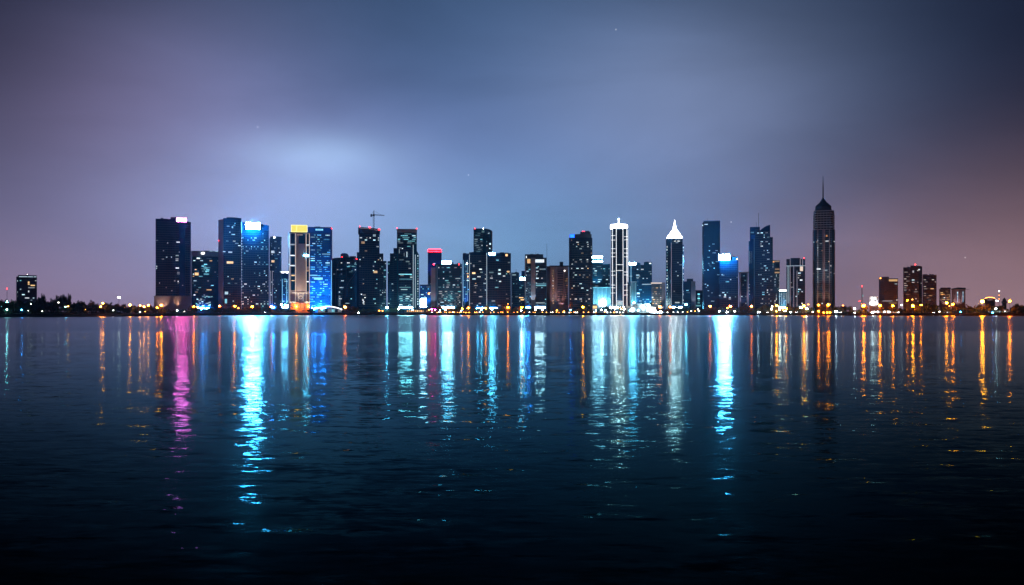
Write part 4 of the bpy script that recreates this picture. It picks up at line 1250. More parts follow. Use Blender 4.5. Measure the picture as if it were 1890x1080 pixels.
b.box('right_wall', 1640.4, 1657.4, 514, 'haze_glass', None, .8, 24)
b.win(1648.4, 517.6, 16, 3.6, 'lit_warm', .5); b.ball(1625, 513.4, 1, 'lamp_small_orange', .6, 'roof_lamp')
b.fac(1623, 1657, 522, 556, d=.6, fl=4.0, co=3.4, p=.14, mats=('dim_white', 'lit_cool', 'lit_white'), runs=(1, 2, 2), frame='slate_glass')
b.box('podium', 1626, 1657.4, 555, 'brown_concrete', None, -4, 0)
b.win(1638, 555.6, 18, 1.2, 'lit_white', -4.2); b.win(1648, 559.6, 14, 1.4, 'lit_warm', -4.2)
b = B('office_tower', 'taller dark pair of slabs with red beacon among the right-hand group', 1667, 1702, 1370, 'the red-beacon pair of slabs')
b.box('left_slab', 1667, 1680.6, 493.2, 'haze_glass', None, 1, 24)
b.prism('right_slab', [(1680.4, 0), (1696, 0), (1702, 2), (1702, 25), (1680.4, 25)], [490, 490.8, 492, 492, 490], 'haze_glass')
b.ball(1689.4, 488.4, 1.3, 'beacon_red', 1)
b.fac(1667.6, 1680, 496, 558, d=1, fl=4.2, co=3.2, p=.2, mats=('dim_white', 'lit_white', 'dim_white'), frame='slate_glass', runs=(2, 3, 4), rows=((503, .9), (516, .9), (526, .5), (534, .9)))
b.fac(1682, 1695.6, 493, 558, fl=4.2, co=3.2, p=.16, mats=('dim_white', 'lit_cool'), rows=((521.6, .9),), runs=(1, 2, 4), frame='slate_glass')
b.fac(1696, 1701.6, 496, 558, d=1.4, fl=4.2, co=3, p=.12, mats=('lit_white',))
b.win(1685.6, 501.4, 2.6, 4, 'lit_white', -.4); b.win(1696.4, 498, 3, 2, 'lit_white', -.3)
b.roof(1668, 1680, 493.2)
b = B('apartment_tower', 'brown block with warm lit floors, right of the red-beacon pair', 1702, 1729, 1400, None)
b.box('wall', 1702.6, 1728.6, 507.4, 'brown_concrete', None, 0, 22)
b.box('roof_house', 1703, 1712, 506.2, 'dark_concrete', 508, 2, 14)
b.win(1715.5, 532, 20, 45, 'haze_glass', 0, 'glazing')
b.fac(1704, 1728, 510, 556, d=-.14, fl=4.2, co=3.2, p=.14, mats=('lit_warm', 'dim_white', 'dim_white'), runs=(2, 2, 3), rows=((532.5, .9), (515, .35)), frame='slate_glass')
b.roof(1713, 1727, 507.4)
b = B('apartment_block', 'pale pinkish low tower with stepped lit balconies', 1733, 1755, 1420, None, 'building')
b.box('wall', 1733.4, 1754.6, 533, 'mauve_concrete', None, 0, 18)
b.box('roof_house', 1736, 1754.6, 530.8, 'dark_concrete', 533.2, 1, 15)
for x in (1735, 1741, 1748, 1754):
    b.bar('pier', (x, 534, -.3), (x, 562, -.3), .7, 'grey_concrete')
b.fac(1735, 1754, 536, 560, fl=3.2, co=3.2, p=.35, mats=('lit_warm', 'lit_amber', 'lit_white'), hh=.35)
b.flood(1744, 570, -8, (1, .5, .35), 14000, 66, 70)
b = B('apartment_block', 'dark-roofed low tower with blue-lit stairwells at far right of the skyline', 1755, 1783, 1420, None, 'building')
b.box('wall', 1756.2, 1781.8, 533, 'mauve_concrete', None, 0, 18)
b.prism('roof', [(1755.4, -.6), (1768, -.6), (1782.4, -.6), (1782.4, 18.5), (1755.4, 18.5)], [533, 530.6, 531.4, 531.4, 533], 'dark_concrete', 534)
for x in (1767.4, 1777.4):
    b.bar('stair_light', (x, 538, -.4), (x, 558, -.4), .7, 'line_blue')
    b.win(x, 540.5, 1.6, 2, 'lit_cool', -.5); b.win(x, 547, 1.6, 2, 'lit_cool', -.5)
for x in (1757, 1761, 1772, 1781):
    b.bar('pier', (x, 534.5, -.3), (x, 562, -.3), .8, 'grey_concrete')
b.bar('roof_hoist', (1780, 534, 4), (1789, 535, 4), .5, 'dark_metal')
b.flood(1768, 570, -8, (1, .55, .5), 10000, 66, 70)
# ------------------------------------------------------------------ the waterfront: low buildings, masts
def ref_of(px):
    return min(REFS, key=lambda r: abs(r[0] - px))[1]
b = B('pavilion', 'low white glass pavilion with an arched glowing roof on the promenade', 581, 634, 1440, None, 'pavilion')
mb = MB(); arc = []
for i in range(15):
    q = i / 14
    arc.append((582 + 50 * q, 574.5 - 8.6 * math.sin(math.pi * (.12 + .80 * q)) ** .8))
for (xa, ya), (xb, yb) in zip(arc, arc[1:]):
    mb.bar((b.u(xa), -.5, b.z(ya)), (b.u(xb), -.5, b.z(yb)), .9)
    mb.bar((b.u(xa), 9, b.z(ya)), (b.u(xb), 9, b.z(yb)), .7)
mb.build('arch_rim', 'line_white', b.o)
v, f = [], []
for i, (xa, ya) in enumerate(arc):
    v += [(b.u(xa), -.4, b.z(ya) - .3), (b.u(xa), 9, b.z(ya) - .3), (b.u(xa), -.4, b.z(ya) + .3), (b.u(xa), 9, b.z(ya) + .3)]
    if i:
        a = 4 * i
        f += [(a - 4, a, a + 1, a - 3), (a - 2, a - 1, a + 3, a + 2), (a - 4, a - 2, a + 2, a), (a - 3, a + 1, a + 3, a - 1)]
mesh_obj('roof_shell', v, f, 'white_paint', b.o)
b.box('back_wall', 586, 630, 569, 'grey_concrete', None, 8, 8.6)
for i in range(7):
    x = 590 + i * 6.2
    b.win(x, 573.6, 5, 4.2 + 1.2 * math.sin(math.pi * (i + 1) / 8), ('lit_cool', 'lit_teal', 'teal_glass')[i % 3], 1.2, 'glass_pane')
    b.bar('column', (x + 3.1, 577.4, -.3), (x + 3.1, 568, -.3), .5, 'white_paint')

b = B('shop_row', 'row of low warm-lit shops below the teal tower with the grey crown', 746, 794, 1442, None, 'building')
b.box('wall', 746, 794, 570.5, 'brown_concrete', None, 0, 8)
b.box('awning', 746, 794, 570.2, 'dark_concrete', 571.2, -2, 8.3)
for i in range(13):
    b.win(748.6 + i * 3.6, 574.2, 2.4, 2.8, b.rng.choice(('lit_amber', 'lit_warm', 'dark_concrete', 'lit_amber')), -.1)

b = B('waterfront_hall', 'brilliantly lit white low hall on the quay below the white-outlined tower', 1155, 1226, 1437, None, 'building')
b.box('wall', 1157, 1225, 566, 'white_paint', None, 0, 12)
b.box('upper_floor', 1163, 1200, 560.6, 'white_paint', 566.2, 2, 11)
b.box('roof_slab', 1155.6, 1226, 565, 'white_paint', 566.6, -1.2, 12.4)
for i in range(16):
    b.win(1159.4 + i * 4.1, 571.6, 3.2, 5.6, b.rng.choice(('lamp_small_white', 'lit_white', 'panel_white', 'lit_cool', 'dim_teal')), -.1)
for i in range(8):
    b.win(1166 + i * 4.3, 563.4, 3.2, 2.6, b.rng.choice(('lit_white', 'lit_cool', 'dim_teal')), 1.9)
b.win(1212, 575.6, 22, 2.4, 'panel_white', -.3, 'light_strip')
for x, y in ((1186, 566.4), (1197, 564.4)):
    b.bar('sign_post', (x, 577, -2), (x, y, -2), .6, 'steel'); b.win(x, y, 3.4, 4.6, 'panel_white', -2.2, 'sign')
b = B('kiosk', 'little warm-white lit kiosk under the dark tower with the small blue sign', 1093, 1104, 1436, None, 'building')
b.box('wall', 1093.6, 1102.4, 563.6, 'white_paint', None, 0, 5)
b.prism('roof', [(1092.8, -1), (1103.4, -1), (1103.4, 5.5), (1092.8, 5.5)], [563.4, 563.4, 561.8, 561.8], 'dark_concrete', 564.2)
b.win(1098, 567, 7, 4.6, 'lit_warm', -.1); b.win(1098, 573, 7, 4, 'lit_white', -.1)
for x0, x1, yt, Y, lab, wins in (
        (1612, 1660, 572.6, 1235, 'long white-lit boathouse on the quay below the block with the yellow roof strip', ('lit_white', 'lamp_small_white', 'lit_warm', 'lit_warm')),
        (1731, 1757, 573.6, 1200, 'small white-lit quay shed below the pale pinkish low tower', ('lit_cool', 'lit_white', 'dark_concrete')),
        (1791, 1814, 571.8, 1190, 'pale quay shed with cool lights left of the strongest orange lamp', ('dim_teal', 'lit_cool', 'dark_concrete', 'lit_cool')),
        (1824, 1860, 570.6, 1185, 'white quay building with bright blue-white windows, right of the strongest orange lamp', ('lit_cool', 'lit_white', 'dim_teal', 'lit_cool', 'lamp_small_white')),
        (1863, 1879, 567.6, 1195, 'small orange-lit building at the far right of the quay', ('lit_amber', 'dark_concrete')),
        (1882, 1899, 569.4, 1180, 'pale building cut off by the right edge of the picture', ('dim_teal', 'dark_concrete'))):
    b = B('quay_shed', lab, x0, x1, Y, None, 'building')
    b.box('wall', x0 + .4, x1 - .4, yt + 1.2, 'mauve_concrete', None, 0, 9)
    b.prism('roof', [(x0, -.8), (x1, -.8), (x1, 9.6), (x0, 9.6)], [yt + .6, yt + .6, yt - .2, yt - .2], 'grey_concrete', yt + 1.6)
    n = int((x1 - x0) / 3.2)
    for i in range(n):
        b.win(x0 + (i + .5) * (x1 - x0) / n, (yt + 579) / 2, 2.3, (578.4 - yt) * .42, b.rng.choice(wins), -.1)
b = B('stadium', 'distant stadium with a curved orange-lit roof rim on the right horizon', 1819, 1835, 1800, None, 'stadium')
mb = MB(); mc = MB()
for i in range(12):
    a0, a1 = math.pi * i / 12, math.pi * (i + 1) / 12
    p0 = (b.u(1827) - 8 * math.cos(a0), 7 - 7 * math.sin(a0), b.z(551) + 2 * math.sin(a0)); p1 = (b.u(1827) - 8 * math.cos(a1), 7 - 7 * math.sin(a1), b.z(551) + 2 * math.sin(a1))
    mb.bar(p0, p1, .28)
    mc.bar((p0[0], p0[1] + .8, 0), (p0[0], p0[1] + .8, p0[2] - 1), .7)
mb.build('roof_rim', 'lamp_small_orange', b.o); mc.build('columns', 'grey_concrete', b.o)['kind'] = 'stuff'
MB().lathe([(7.4, -.3), (7.6, b.z(560)), (7, b.z(555))], 24, b.u(1827), 8).build('bowl', 'brown_concrete', b.o)
def mast(px, ytop, Y, lab, mname, r, extra=()):
    b = B('light_mast', lab, px - 2, px + 2, Y, None, 'mast')
    b.bar('pole', (px, 575, 0), (px, ytop, 0), .7, 'dark_metal', n=8)
    b.bar('crossarm', (px - 1.6, ytop + 1, 0), (px + 1.6, ytop + 1, 0), .5, 'steel')
    b.ball(px, ytop, r, mname, -.4, 'lamp', 1.5 if r > 1.2 else 1)
    for dx, y, m, rr in extra:
        b.ball(px + dx, y, rr, m, -.6, 'lamp')
mast(13, 533, 1150, 'thin mast with a red tip light at the far left edge', 'beacon_red', 1.0)
mast(219.5, 549, 1150, 'tall floodlight mast with a single white lamp above the left trees', 'lamp_small_white', 1.6, ((1.4, 549.8, 'lamp_small_white', 1.2),))
mast(1844, 537.6, 1300, 'lattice mast with white lights at far right', 'lamp_small_white', .9, ((0, 545, 'lamp_small_orange', .5), (0, 552, 'lamp_small_orange', .5), (-5, 555, 'lamp_small_white', 1.0), (-2.5, 555.4, 'lamp_small_white', .9)))
b = B('minaret', 'short dark turret with a pointed cap left of the far right lamp', 1848, 1858, 1290, None, 'tower')
MB().lathe([(2.6, -.3), (2.6, b.z(560)), (3.4, b.z(559)), (3.4, b.z(556.5)), (2.2, b.z(556)), (2.2, b.z(553)), (1.2, b.z(551.6)), (.2, b.z(549.4))], 12, b.u(1853.6), 3).build('shaft', 'dark_concrete', b.o)
MB().lathe([(3.7, b.z(559)), (3.7, b.z(558.2))], 12, b.u(1853.6), 3).build('gallery', 'grey_concrete', b.o)

# ------------------------------------------------------------------ lamps
ORD = ('leftmost', 'second from left', 'third from left', 'fourth from left', 'fifth from left', 'sixth from left', 'seventh from left', 'eighth from left', 'ninth from left', 'tenth from left', 'eleventh from left', 'twelfth from left')
COLOUR = {'lamp_orange': 'orange', 'lamp_amber': 'strong amber', 'lamp_red': 'red-orange', 'lamp_white': 'white', 'lamp_cyan': 'bright cyan', 'lamp_teal': 'green-teal', 'lamp_blue': 'blue', 'lamp_pale': 'pale yellow', 'lamp_dim_orange': 'dim orange', 'added_crimson': 'added crimson', 'lamp_small_orange': 'small orange', 'lamp_small_white': 'small white'}
POLE = {}
def pole_mesh(hh):
    k = round(hh)
    if k not in POLE:
        mb = MB().bar((0, 0, 0), (0, 0, k), .16, 6, .10).lathe([(.32, 0), (.3, .5), (.17, .6)], 8)
        me = bpy.data.meshes.new('pole'); me.from_pydata(mb.v, [], mb.f); me.materials.append(MATS['dark_metal'])
        POLE[k] = me
    return POLE[k]
mb = MB().lathe([(.2, -.15), (.75, .0), (.6, .3), (.15, .42)], 10)
CAP = bpy.data.meshes.new('lamp_cap'); CAP.from_pydata(mb.v, [], mb.f); CAP.materials.append(MATS['dark_metal'])
lamps = []
def lamp(px, py, m, r=1.0, back=None, name='street_lamp'):
    if px < 285:
        r *= .62
        m = 'lamp_dim_orange' if m == 'lamp_orange' else m
    elif name == 'street_lamp':
        r *= .72 if 700 < px < 1010 and 'orange' in m else .9
    Y = shore_y(px) + (back if back is not None else (7 if py < 571 else 3))
    if 0 <= px < 500 and back is None:
        Y += 22
    o = empty(name, (wx(px, Y), Y, GZ))
    z = wz(py, Y) - GZ
    p = put(bpy.data.objects.new('pole', pole_mesh(max(1, z))), o)
    p.scale = (1, 1, max(.3, z) / max(1, round(z)))
    g_ = put(bpy.data.objects.new('lamp_globe', unit_ball(m)), o)
    s_ = r * Y / F
    g_.scale = (s_ * 1.15, s_, s_ * .85); g_.location = (0, 0, max(.3, z))
    c_ = put(bpy.data.objects.new('lamp_cap', CAP), o)
    c_.scale = (s_ * 1.1,) * 3; c_.location = (0, 0, max(.3, z) + s_ * .85)
    lamps.append((px, m, name, o))
for a in ((13, 557, 'lamp_teal', 1.6), (13, 571.5, 'lamp_teal', 1.6), (20.5, 568, 'lamp_white', 1.1), (3, 566, 'lamp_teal', .9), (40, 572, 'lamp_blue', 1.4), (52.5, 573.5, 'lamp_small_white', 1.4), (57, 561.5, 'lamp_small_white', 1.1), (78, 574.6, 'lamp_small_white', 1.3), (108, 558.5, 'lamp_small_white', 1.4),
          (121, 566, 'lamp_cyan', .8), (125, 565.5, 'lamp_orange', 1.4), (156.5, 569.6, 'lamp_orange', 1.9), (190, 559.6, 'lamp_orange', 1.7), (186, 566, 'lamp_orange', 1.4), (209, 573, 'lamp_small_white', 1.6), (240, 562.6, 'lamp_orange', 2.1), (230, 569, 'lamp_small_orange', 1.3), (258.6, 564, 'lamp_orange', 1.5), (266, 566.5, 'lamp_orange', 1.5), (274, 563.4, 'lamp_orange', 1.6), (258, 576, 'lamp_white', 1.0), (268, 575.4, 'lamp_orange', 1.2),
          (297.6, 563.6, 'lamp_amber', 1.9), (290, 568, 'lamp_orange', 1.4), (327, 573.4, 'lamp_white', 1.1), (340, 575, 'lamp_small_white', 1.0), (357.6, 566, 'lamp_orange', 1.6), (364, 567, 'lamp_small_orange', 1.6), (372, 571, 'lamp_blue', 1.2), (381, 570, 'lamp_blue', 1.3),
          (405, 565, 'lamp_red', 1.6), (433, 565.2, 'lamp_orange', 1.7), (440, 569, 'lamp_small_orange', 1.5), (465.6, 566, 'lamp_orange', 1.8), (500.6, 566, 'lamp_red', 1.6), (519, 562, 'lamp_white', 1.3), (526, 562.5, 'lamp_cyan', 1.0), (531, 564, 'lamp_white', 1.0),
          (637, 567, 'lamp_red', 2.4), (661.5, 577, 'lamp_white', .9), (700, 573.6, 'lamp_small_orange', 1.4), (706, 574, 'lamp_small_orange', 1.4), (714.4, 567.6, 'lamp_cyan', 2.0), (743, 567, 'lamp_teal', 1.5), (753, 567, 'lamp_teal', 1.5), (580, 571, 'lamp_blue', 1.5), (594, 571, 'lamp_blue', 1.5), (888, 571.5, 'lamp_cyan', 1.4), (735, 571, 'lamp_white', 1.0), (762, 572, 'lamp_cyan', 1.0), (822, 572, 'lamp_white', 1.2), (797, 571, 'added_crimson', 1.2), (803, 572, 'added_crimson', 1.1), (812, 573, 'lamp_cyan', .8), (851, 574, 'lamp_blue', 1.0), (908, 571, 'lamp_cyan', 1.3), (962, 573, 'lamp_white', 1.0), (988, 572, 'lamp_white', 1.1), (1001, 572, 'lamp_white', 1.1), (1053, 572, 'lamp_blue', 1.1), (1100, 573, 'lamp_cyan', 1.1), (1110, 572, 'lamp_white', 1.1), (1118, 573, 'lamp_cyan', 1.1), (1163, 573, 'lamp_cyan', 1.2), (1178, 573, 'lamp_cyan', 1.2), (1196, 574, 'lamp_white', .9), (497, 573, 'lamp_blue', .9),  # crimson pair added to carry the neon tower's red streak
          (792, 572, 'lamp_orange', 1.2), (828, 568.6, 'lamp_orange', 1.9), (853, 570, 'lamp_orange', 1.4), (864.6, 568.4, 'lamp_orange', 2.0), (896.4, 569, 'lamp_orange', 1.9), (937.6, 567.4, 'lamp_orange', 2.2), (937.6, 561, 'lamp_small_orange', .9),
          (963, 567.6, 'lamp_orange', 2.0), (1028, 573, 'lamp_small_orange', 1.6), (1041, 575, 'lamp_small_orange', 1.5), (1076, 567, 'lamp_amber', 1.7), (1128, 567.6, 'lamp_white', 2.0), (1135, 570, 'lamp_white', 1.3), (1146, 570.6, 'lamp_amber', 1.1), (1152, 571, 'lamp_white', 1.4), (1170, 559, 'lamp_cyan', 1.6),
          (1218, 566.6, 'lamp_red', 2.4), (1237, 566.8, 'lamp_red', 1.9), (1266.4, 562, 'lamp_cyan', 1.7), (1288, 571, 'lamp_small_white', 1.0), (1310.6, 565.4, 'lamp_red', 1.9), (1348.4, 565.4, 'lamp_red', 2.0), (1342.6, 568.6, 'lamp_small_orange', 1.6), (1342, 576, 'lamp_white', 1.3), (1328, 574.6, 'lamp_white', 1.0), (1356, 574.6, 'lamp_small_white', 1.6),
          (1387, 565.4, 'lamp_red', 1.9), (1399.6, 576, 'lamp_white', 1.3), (1425, 566, 'lamp_small_white', 1.5), (1433.4, 564, 'lamp_amber', 1.8), (1433, 574.6, 'lamp_amber', 1.2), (1445, 572, 'lamp_small_orange', 1.2), (1451.6, 570, 'lamp_orange', 1.4), (1459.6, 576, 'lamp_white', 1.1), (1483.6, 564.4, 'lamp_amber', 2.0), (1492, 562, 'lamp_small_orange', 1.3), (1489, 570, 'lamp_pale', 1.6), (1424, 571, 'lamp_pale', 1.1), (1439, 571, 'lamp_pale', 1.5), (1449, 574, 'lamp_pale', 1.0),
          (1511, 563, 'lamp_orange', 1.4), (1529, 563.2, 'lamp_orange', 2.0), (1511, 574.4, 'lamp_orange', 1.4), (1520, 577, 'lamp_orange', .9), (1527, 577, 'lamp_orange', 1.0), (1532, 577, 'lamp_orange', .8), (1500, 576, 'lamp_small_white', 1.2), (1543, 575.4, 'lamp_white', 1.8), (1556, 564, 'lamp_small_orange', 1.2), (1577.6, 570, 'lamp_white', 1.3), (1577.6, 578, 'lamp_small_white', 1.5),
          (1594, 564.4, 'lamp_orange', 2.8), (1610, 576.6, 'lamp_white', 1.6), (1624, 564, 'lamp_orange', 2.3), (1648, 564.6, 'lamp_orange', 1.8), (1664, 563, 'lamp_small_white', 1.5), (1685, 564.6, 'lamp_amber', 2.3), (1675, 554.6, 'lamp_orange', 1.1), (1684, 553, 'lamp_small_orange', 1.2), (1700, 563, 'lamp_orange', 1.3), (1734, 575.4, 'lamp_small_white', 1.2),
          (1747, 559.4, 'lamp_amber', 2.0), (1758.6, 562, 'lamp_orange', 2.0), (1752, 565, 'lamp_small_orange', 1.0), (1813, 556.6, 'lamp_amber', 3.2), (1838, 570, 'lamp_white', 1.4), (1863.6, 556, 'lamp_orange', 2.0), (1832, 577, 'lamp_blue', 1.0), (1773, 576, 'lamp_blue', .8)):
    lamp(*a)
rng = random.Random(11)
x = 797.0
while x < 1113:
    lamp(x + rng.uniform(-.8, .8), 576.6 + rng.uniform(-.4, .4), 'lamp_small_orange' if rng.random() < .78 else 'lamp_small_white', rng.uniform(.45, .8), 1.2, 'bollard_light')
    x += rng.choice((3, 4, 5, 7, 9, 13)) * rng.uniform(.8, 1.2)
for x in (1116, 1121, 1127, 1133, 1138, 1144, 1150, 1232, 1243, 1251, 1260, 1269, 1276, 1283, 1290):
    lamp(x, 576.4 + rng.uniform(-.5, .5) - (2.5 if x > 1270 else 0), rng.choice(('lamp_small_white', 'lamp_small_white', 'lamp_small_orange')), rng.uniform(.6, 1.0), 1.2, 'bollard_light')
by = {}
for px, m, name, o in sorted(lamps, key=lambda q: q[0]):
    by.setdefault((m, name, ref_of(px)), []).append(o)
for (m, name, ref), os_ in by.items():
    kind = 'street lamp' if name == 'street_lamp' else 'bollard light'
    for i, o in enumerate(os_):
        if len(os_) == 1:
            lab = f'{COLOUR[m]} {kind} before {ref}'
        else:
            lab = f'{ORD[min(i, 11)]} {COLOUR[m]} {kind} before {ref}'
        tag(o, lab, 'street lamp' if name == 'street_lamp' else 'bollard', 'street lamps along the waterfront' if name == 'street_lamp' else 'low lights along the promenade edge')

# ------------------------------------------------------------------ trees
CROWNS, TRUNKS = [], []
for s_ in range(6):
    rg = random.Random(100 + s_)
    v, f = [], []
    nclump = 46
    for c_ in range(nclump):
        th, ph = rg.uniform(0, 6.283), math.acos(rg.uniform(-1, 1))
        rr = rg.uniform(.35, 1.0)
        wob = 1 + .25 * math.sin(3 * th + s_) * math.sin(2 * ph)
        c0 = Vector((.5 * rr * wob * math.sin(ph) * math.cos(th), .5 * rr * wob * math.sin(ph) * math.sin(th), .58 + .40 * rr * math.cos(ph)))
        cr = rg.uniform(.09, .17)
        for k in range(30):
            d = Vector((rg.gauss(0, 1), rg.gauss(0, 1), rg.gauss(0, .8))).normalized() * cr * rg.random() ** .4
            p = c0 + d
            n_ = Vector((rg.gauss(0, 1), rg.gauss(0, 1), rg.gauss(0, 1))).normalized()
            a_ = n_.orthogonal().normalized() * rg.uniform(.028, .055); b_ = n_.cross(a_) * rg.uniform(.6, 1.1)
            i = len(v)
            v += [tuple(p - a_), tuple(p - b_), tuple(p + a_), tuple(p + b_)]
            f.append((i, i + 1, i + 2, i + 3))
    me = bpy.data.meshes.new('crown'); me.from_pydata(v, [], f); me.materials.append(MATS['foliage' if s_ % 2 else 'foliage_olive'])
    CROWNS.append(me)
    mb = MB().bar((0, 0, 0), (.02, 0, .38), .032, 7, .022)
    for k in range(6):
        a_ = k * 1.05 + s_
        mb.bar((.02, 0, .33 + .02 * k), (.3 * math.cos(a_), .3 * math.sin(a_), .55 + .05 * (k % 3)), .016, 5, .006)
    me = bpy.data.meshes.new('trunk'); me.from_pydata(mb.v, [], mb.f); me.materials.append(MATS['bark'])
    TRUNKS.append(me)
trees = []
rng = random.Random(21)
def tree(px, ytop, wpx, back=None):
    Y = shore_y(px) + (back if back is not None else rng.uniform(14, 34))
    if px < 420 and back is None:
        Y += 18
    h = wz(ytop, Y) - GZ
    k = rng.randrange(6)
    o = empty('shore_tree', (wx(px, Y), Y, GZ - .1), rng.uniform(0, 6.28))
    for nm, lst in (('trunk', TRUNKS), ('crown', CROWNS)):
        c_ = put(bpy.data.objects.new(nm, lst[k]), o)
        c_.scale = (wpx * Y / F, wpx * Y / F, h)
    trees.append((px, o))
    return o
prof = [(-20, 552), (0, 553), (12, 553), (24, 553), (36, 554), (48, 554), (60, 553), (70, 552), (84, 555), (96, 553), (122, 555), (133, 556), (145, 554.6), (156, 558), (167, 555.6), (180, 559), (193, 558), (203, 558.6), (215, 560), (227, 560.6), (246, 562), (254, 563), (264, 563.4), (276, 563)]
for px, yt in prof:
    tree(px + rng.uniform(-2, 2), yt + rng.uniform(-.8, .8), rng.uniform(15, 20))
    tree(px + 6 + rng.uniform(-2, 2), yt + 6 + rng.uniform(-2, 2), rng.uniform(14, 18), rng.uniform(24, 34))
for a in ((78, 541.6, 12), (104, 544.6, 11), (113, 541, 15), (118, 543.4, 14), (127, 541.4, 8), (73, 546.6, 13)):
    tree(*a)
for x0, x1, yt, st_ in ((300, 350, 572, 8), (354, 402, 566, 7), (404, 440, 564.6, 8), (443, 500, 565.6, 8), (502, 545, 569, 8), (574, 582, 565, 5), (636, 664, 565, 6), (664, 700, 568, 7), (716, 746, 567, 7), (795, 818, 563.6, 7), (818, 866, 566.4, 7), (868, 944, 565.4, 7), (944, 972, 566, 7), (972, 1010, 567.6, 8), (1044, 1092, 568, 9), (1104, 1124, 563, 7), (1214, 1236, 568, 7), (1232, 1262, 563.6, 7), (1262, 1302, 567.6, 6), (1298, 1336, 565, 6), (1350, 1400, 563.6, 6), (1400, 1430, 561.6, 6), (1436, 1484, 563.6, 6), (1484, 1502, 565, 6), (1536, 1574, 561.4, 7), (1574, 1604, 569, 8), (1654, 1672, 566.6, 6), (1688, 1708, 560, 6), (1706, 1736, 556.6, 6), (1736, 1762, 566, 7), (1762, 1796, 561.6, 6), (1796, 1834, 560, 6), (1830, 1850, 562, 7), (1872, 1895, 556.6, 6)):
    x = x0
    while x < x1:
        q = 1 - .35 * abs(2 * (x - x0) / (x1 - x0) - 1) ** 2
        tree(x + rng.uniform(-1.5, 1.5), 577 - (577 - yt) * q * rng.uniform(.72, 1.06), rng.uniform(8, 14))
        if rng.random() < .45:
            tree(x + rng.uniform(-3, 3), 577 - (577 - yt) * .55 * rng.uniform(.7, 1.1), rng.uniform(7, 11), rng.uniform(9, 14))
        x += st_ * rng.uniform(1.0, 1.4)
for px, m, name, o_ in lamps:            # trees added behind strong lamps, their lit leaves standing in for halos
    if name == 'street_lamp' and m in ('lamp_orange', 'lamp_amber', 'lamp_red') and rng.random() < .75:
        Yl = o_.location.y
        py = 577 - rng.uniform(9, 15)
        tree(px + rng.uniform(-4, 4), py if px > 285 else py - 4, rng.uniform(9, 14), Yl - shore_y(px) + rng.uniform(4.5, 8))
bt = {}
for px, o in sorted(trees, key=lambda q: q[0]):
    bt.setdefault(ref_of(px), []).append(o)
for r_, os_ in bt.items():
    for i, o in enumerate(os_):
        lab = f'dark leafy shore tree before {r_}' if len(os_) == 1 or len(os_) > 12 else f'{ORD[i]} dark shore tree before {r_}'
        tag(o, lab, 'tree', f'dark leafy trees before {r_}')

# undergrowth: shrubs and hedges closing the gaps under the crowns, one leafy mass
v, f = [], []
rg = random.Random(77)
for x0, x1, yt, yb, dens in ((-60, 300, 565, 579, 22), (300, 420, 571, 579, 12), (420, 545, 572, 578, 9), (634, 720, 571.5, 578, 10), (800, 1010, 573, 578, 6), (1290, 1500, 569, 579, 18), (1500, 1600, 573, 579, 10), (1690, 1810, 569, 579, 18), (1810, 1900, 572, 579, 12)):
    for i in range(int((x1 - x0) * dens)):
        px = rg.uniform(x0, x1)
        Y = shore_y(px) + (24 if px < 420 else 8) + rg.uniform(0, 9)
        hgt = (577.5 - yt) * (.55 + .45 * math.sin(px * .31) * math.sin(px * .083 + 1)) + 1.5
        py = yb - (yb - (577.5 - hgt)) * rg.random() ** .8
        c0 = Vector((wx(px, Y), Y, max(GZ + .1, wz(py, Y))))
        n_ = Vector((rg.gauss(0, 1), rg.gauss(0, 1), rg.gauss(0, .7))).normalized()
        a_ = n_.orthogonal().normalized() * rg.uniform(.35, .75); b_ = n_.cross(a_) * rg.uniform(.6, 1.1)
        k = len(v)
        v += [tuple(c0 - a_), tuple(c0 - b_), tuple(c0 + a_), tuple(c0 + b_)]
        f.append((k, k + 1, k + 2, k + 3))
ug = mesh_obj('shrubbery', v, f, 'foliage')
ug['kind'] = 'stuff'
tag(ug, 'dark shrubs and hedges massed along the shore under the trees', 'shrubs')

# ------------------------------------------------------------------ cars on the quay road, headlights on
def car_parts():
    body = MB(); prof_ = [(-2.2, .35), (-2.25, .8), (-1.5, .95), (1.6, .98), (2.2, .85), (2.25, .4)]
    for s0, s1 in ((-.88, .88),):
        b0 = len(body.v)
        for y in (s0, s1):
            for xx, zz in prof_:
                body.v.append((xx, y, zz))
        n = len(prof_)
        body.f += [(b0 + i, b0 + (i + 1) % n, b0 + n + (i + 1) % n, b0 + n + i) for i in range(n)] + [tuple(range(b0, b0 + n)), tuple(range(b0 + n, b0 + 2 * n))]
    cab = MB(); pr = [(-1.5, .95), (-.8, 1.45), (.8, 1.48), (1.5, .98)]
    for y, k in ((-.8, 1), (.8, 1)):
        for xx, zz in pr:
            cab.v.append((xx, y * (1 if zz < 1.2 else .85), zz))
    cab.f += [(i, (i + 1) % 4, 4 + (i + 1) % 4, 4 + i) for i in range(4)] + [(0, 1, 2, 3), (4, 5, 6, 7)]
    wh = MB().bar((0, -.11, 0), (0, .11, 0), .33, 14)
    out = {}
    for k, mb_, m in (('body', body, None), ('cabin', cab, 'navy_glass'), ('wheel', wh, 'tyre')):
        me = bpy.data.meshes.new(k); me.from_pydata(mb_.v, [], mb_.f)
        bm = bmesh.new(); bm.from_mesh(me); bmesh.ops.recalc_face_normals(bm, faces=bm.faces); bm.to_mesh(me); bm.free()
        if m:
            me.materials.append(MATS[m])
        out[k] = me
    return out
CP = car_parts()
BODY = {}
for m in ('car_white', 'car_dark', 'car_red'):
    me = CP['body'].copy(); me.materials.append(MATS[m]); BODY[m] = me
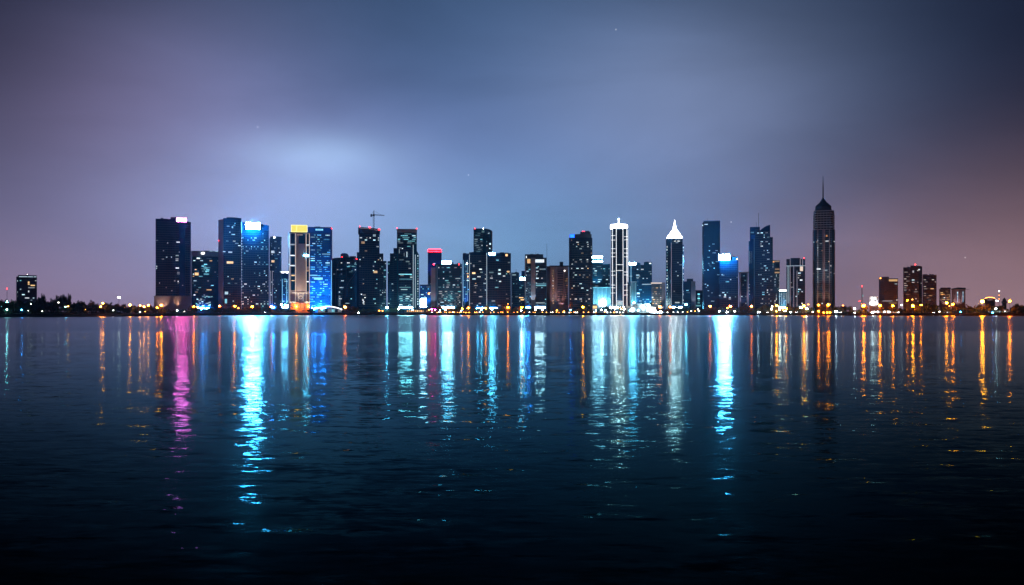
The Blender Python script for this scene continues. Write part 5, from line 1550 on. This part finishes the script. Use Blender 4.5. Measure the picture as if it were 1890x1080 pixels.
for px, back, rz, m, lab in ((1416, 5.5, -100, 'car_white', 'white car with headlights on below the wedge-topped tower'), (1468, 5, -80, 'car_dark', 'dark car with headlights on below the white-framed dark tower'), (1402, 5.5, -95, 'car_dark', 'dark car with headlights on just left of the white car'), (490, 9, -90, 'car_white', 'white car with headlights on below the slim rounded tower'),
                             (1550, 5, -70, 'car_white', 'white car with headlights on right of the tall spired tower'), (1090, 5, 170, 'car_red', 'red car parked by the little kiosk'), (1246, 5, 175, 'car_dark', 'dark car parked below the pyramid-topped tower'), (1722, 5, -95, 'car_white', 'white car with headlights on below the brown block with warm floors'), (480, 8, 178, 'car_dark', 'dark car parked below the tower with the big cyan sign'), (905, 5, 176, 'car_red', 'red car parked below the wide twin black slab')):
    Y = shore_y(px) + back
    o = empty('parked_car', (wx(px, Y), Y, GZ + .14), R(rz))
    tag(o, lab, 'car', 'cars on the quay')
    put(bpy.data.objects.new('body', BODY[m]), o); put(bpy.data.objects.new('cabin', CP['cabin']), o)
    for xx in (-1.4, 1.4):
        for y in (-.82, .82):
            w_ = put(bpy.data.objects.new('wheel', CP['wheel']), o); w_.location = (xx, y, .33)
    for y in (-.62, .62):
        h_ = put(bpy.data.objects.new('headlight', unit_ball('head_lamp' if 'headlights' in lab else 'steel')), o)
        h_.location = (2.2, y, .68); h_.scale = (.1, .2, .13)
        t_ = put(bpy.data.objects.new('tail_light', unit_ball('tail_lamp')), o)
        t_.location = (-2.2, y, .75); t_.scale = (.06, .18, .1)

# ------------------------------------------------------------------ the hazy night air
hz = bpy.data.materials.new('haze')
hz.use_nodes = True
t = hz.node_tree
for n in list(t.nodes):
    t.nodes.remove(n)
pv = N(t, 'ShaderNodeVolumePrincipled')
pv.inputs['Color'].default_value = (.26, .58, 1.0, 1)
pv.inputs['Density'].default_value = 2.8e-5
pv.inputs['Anisotropy'].default_value = 0.85
om = N(t, 'ShaderNodeOutputMaterial')
t.links.new(pv.outputs[0], om.inputs['Volume'])
MATS['haze'] = hz
h = MB().box(-7000, 7000, -600, 6400, -2.5, 232).build('haze', 'haze')
h['kind'] = 'stuff'
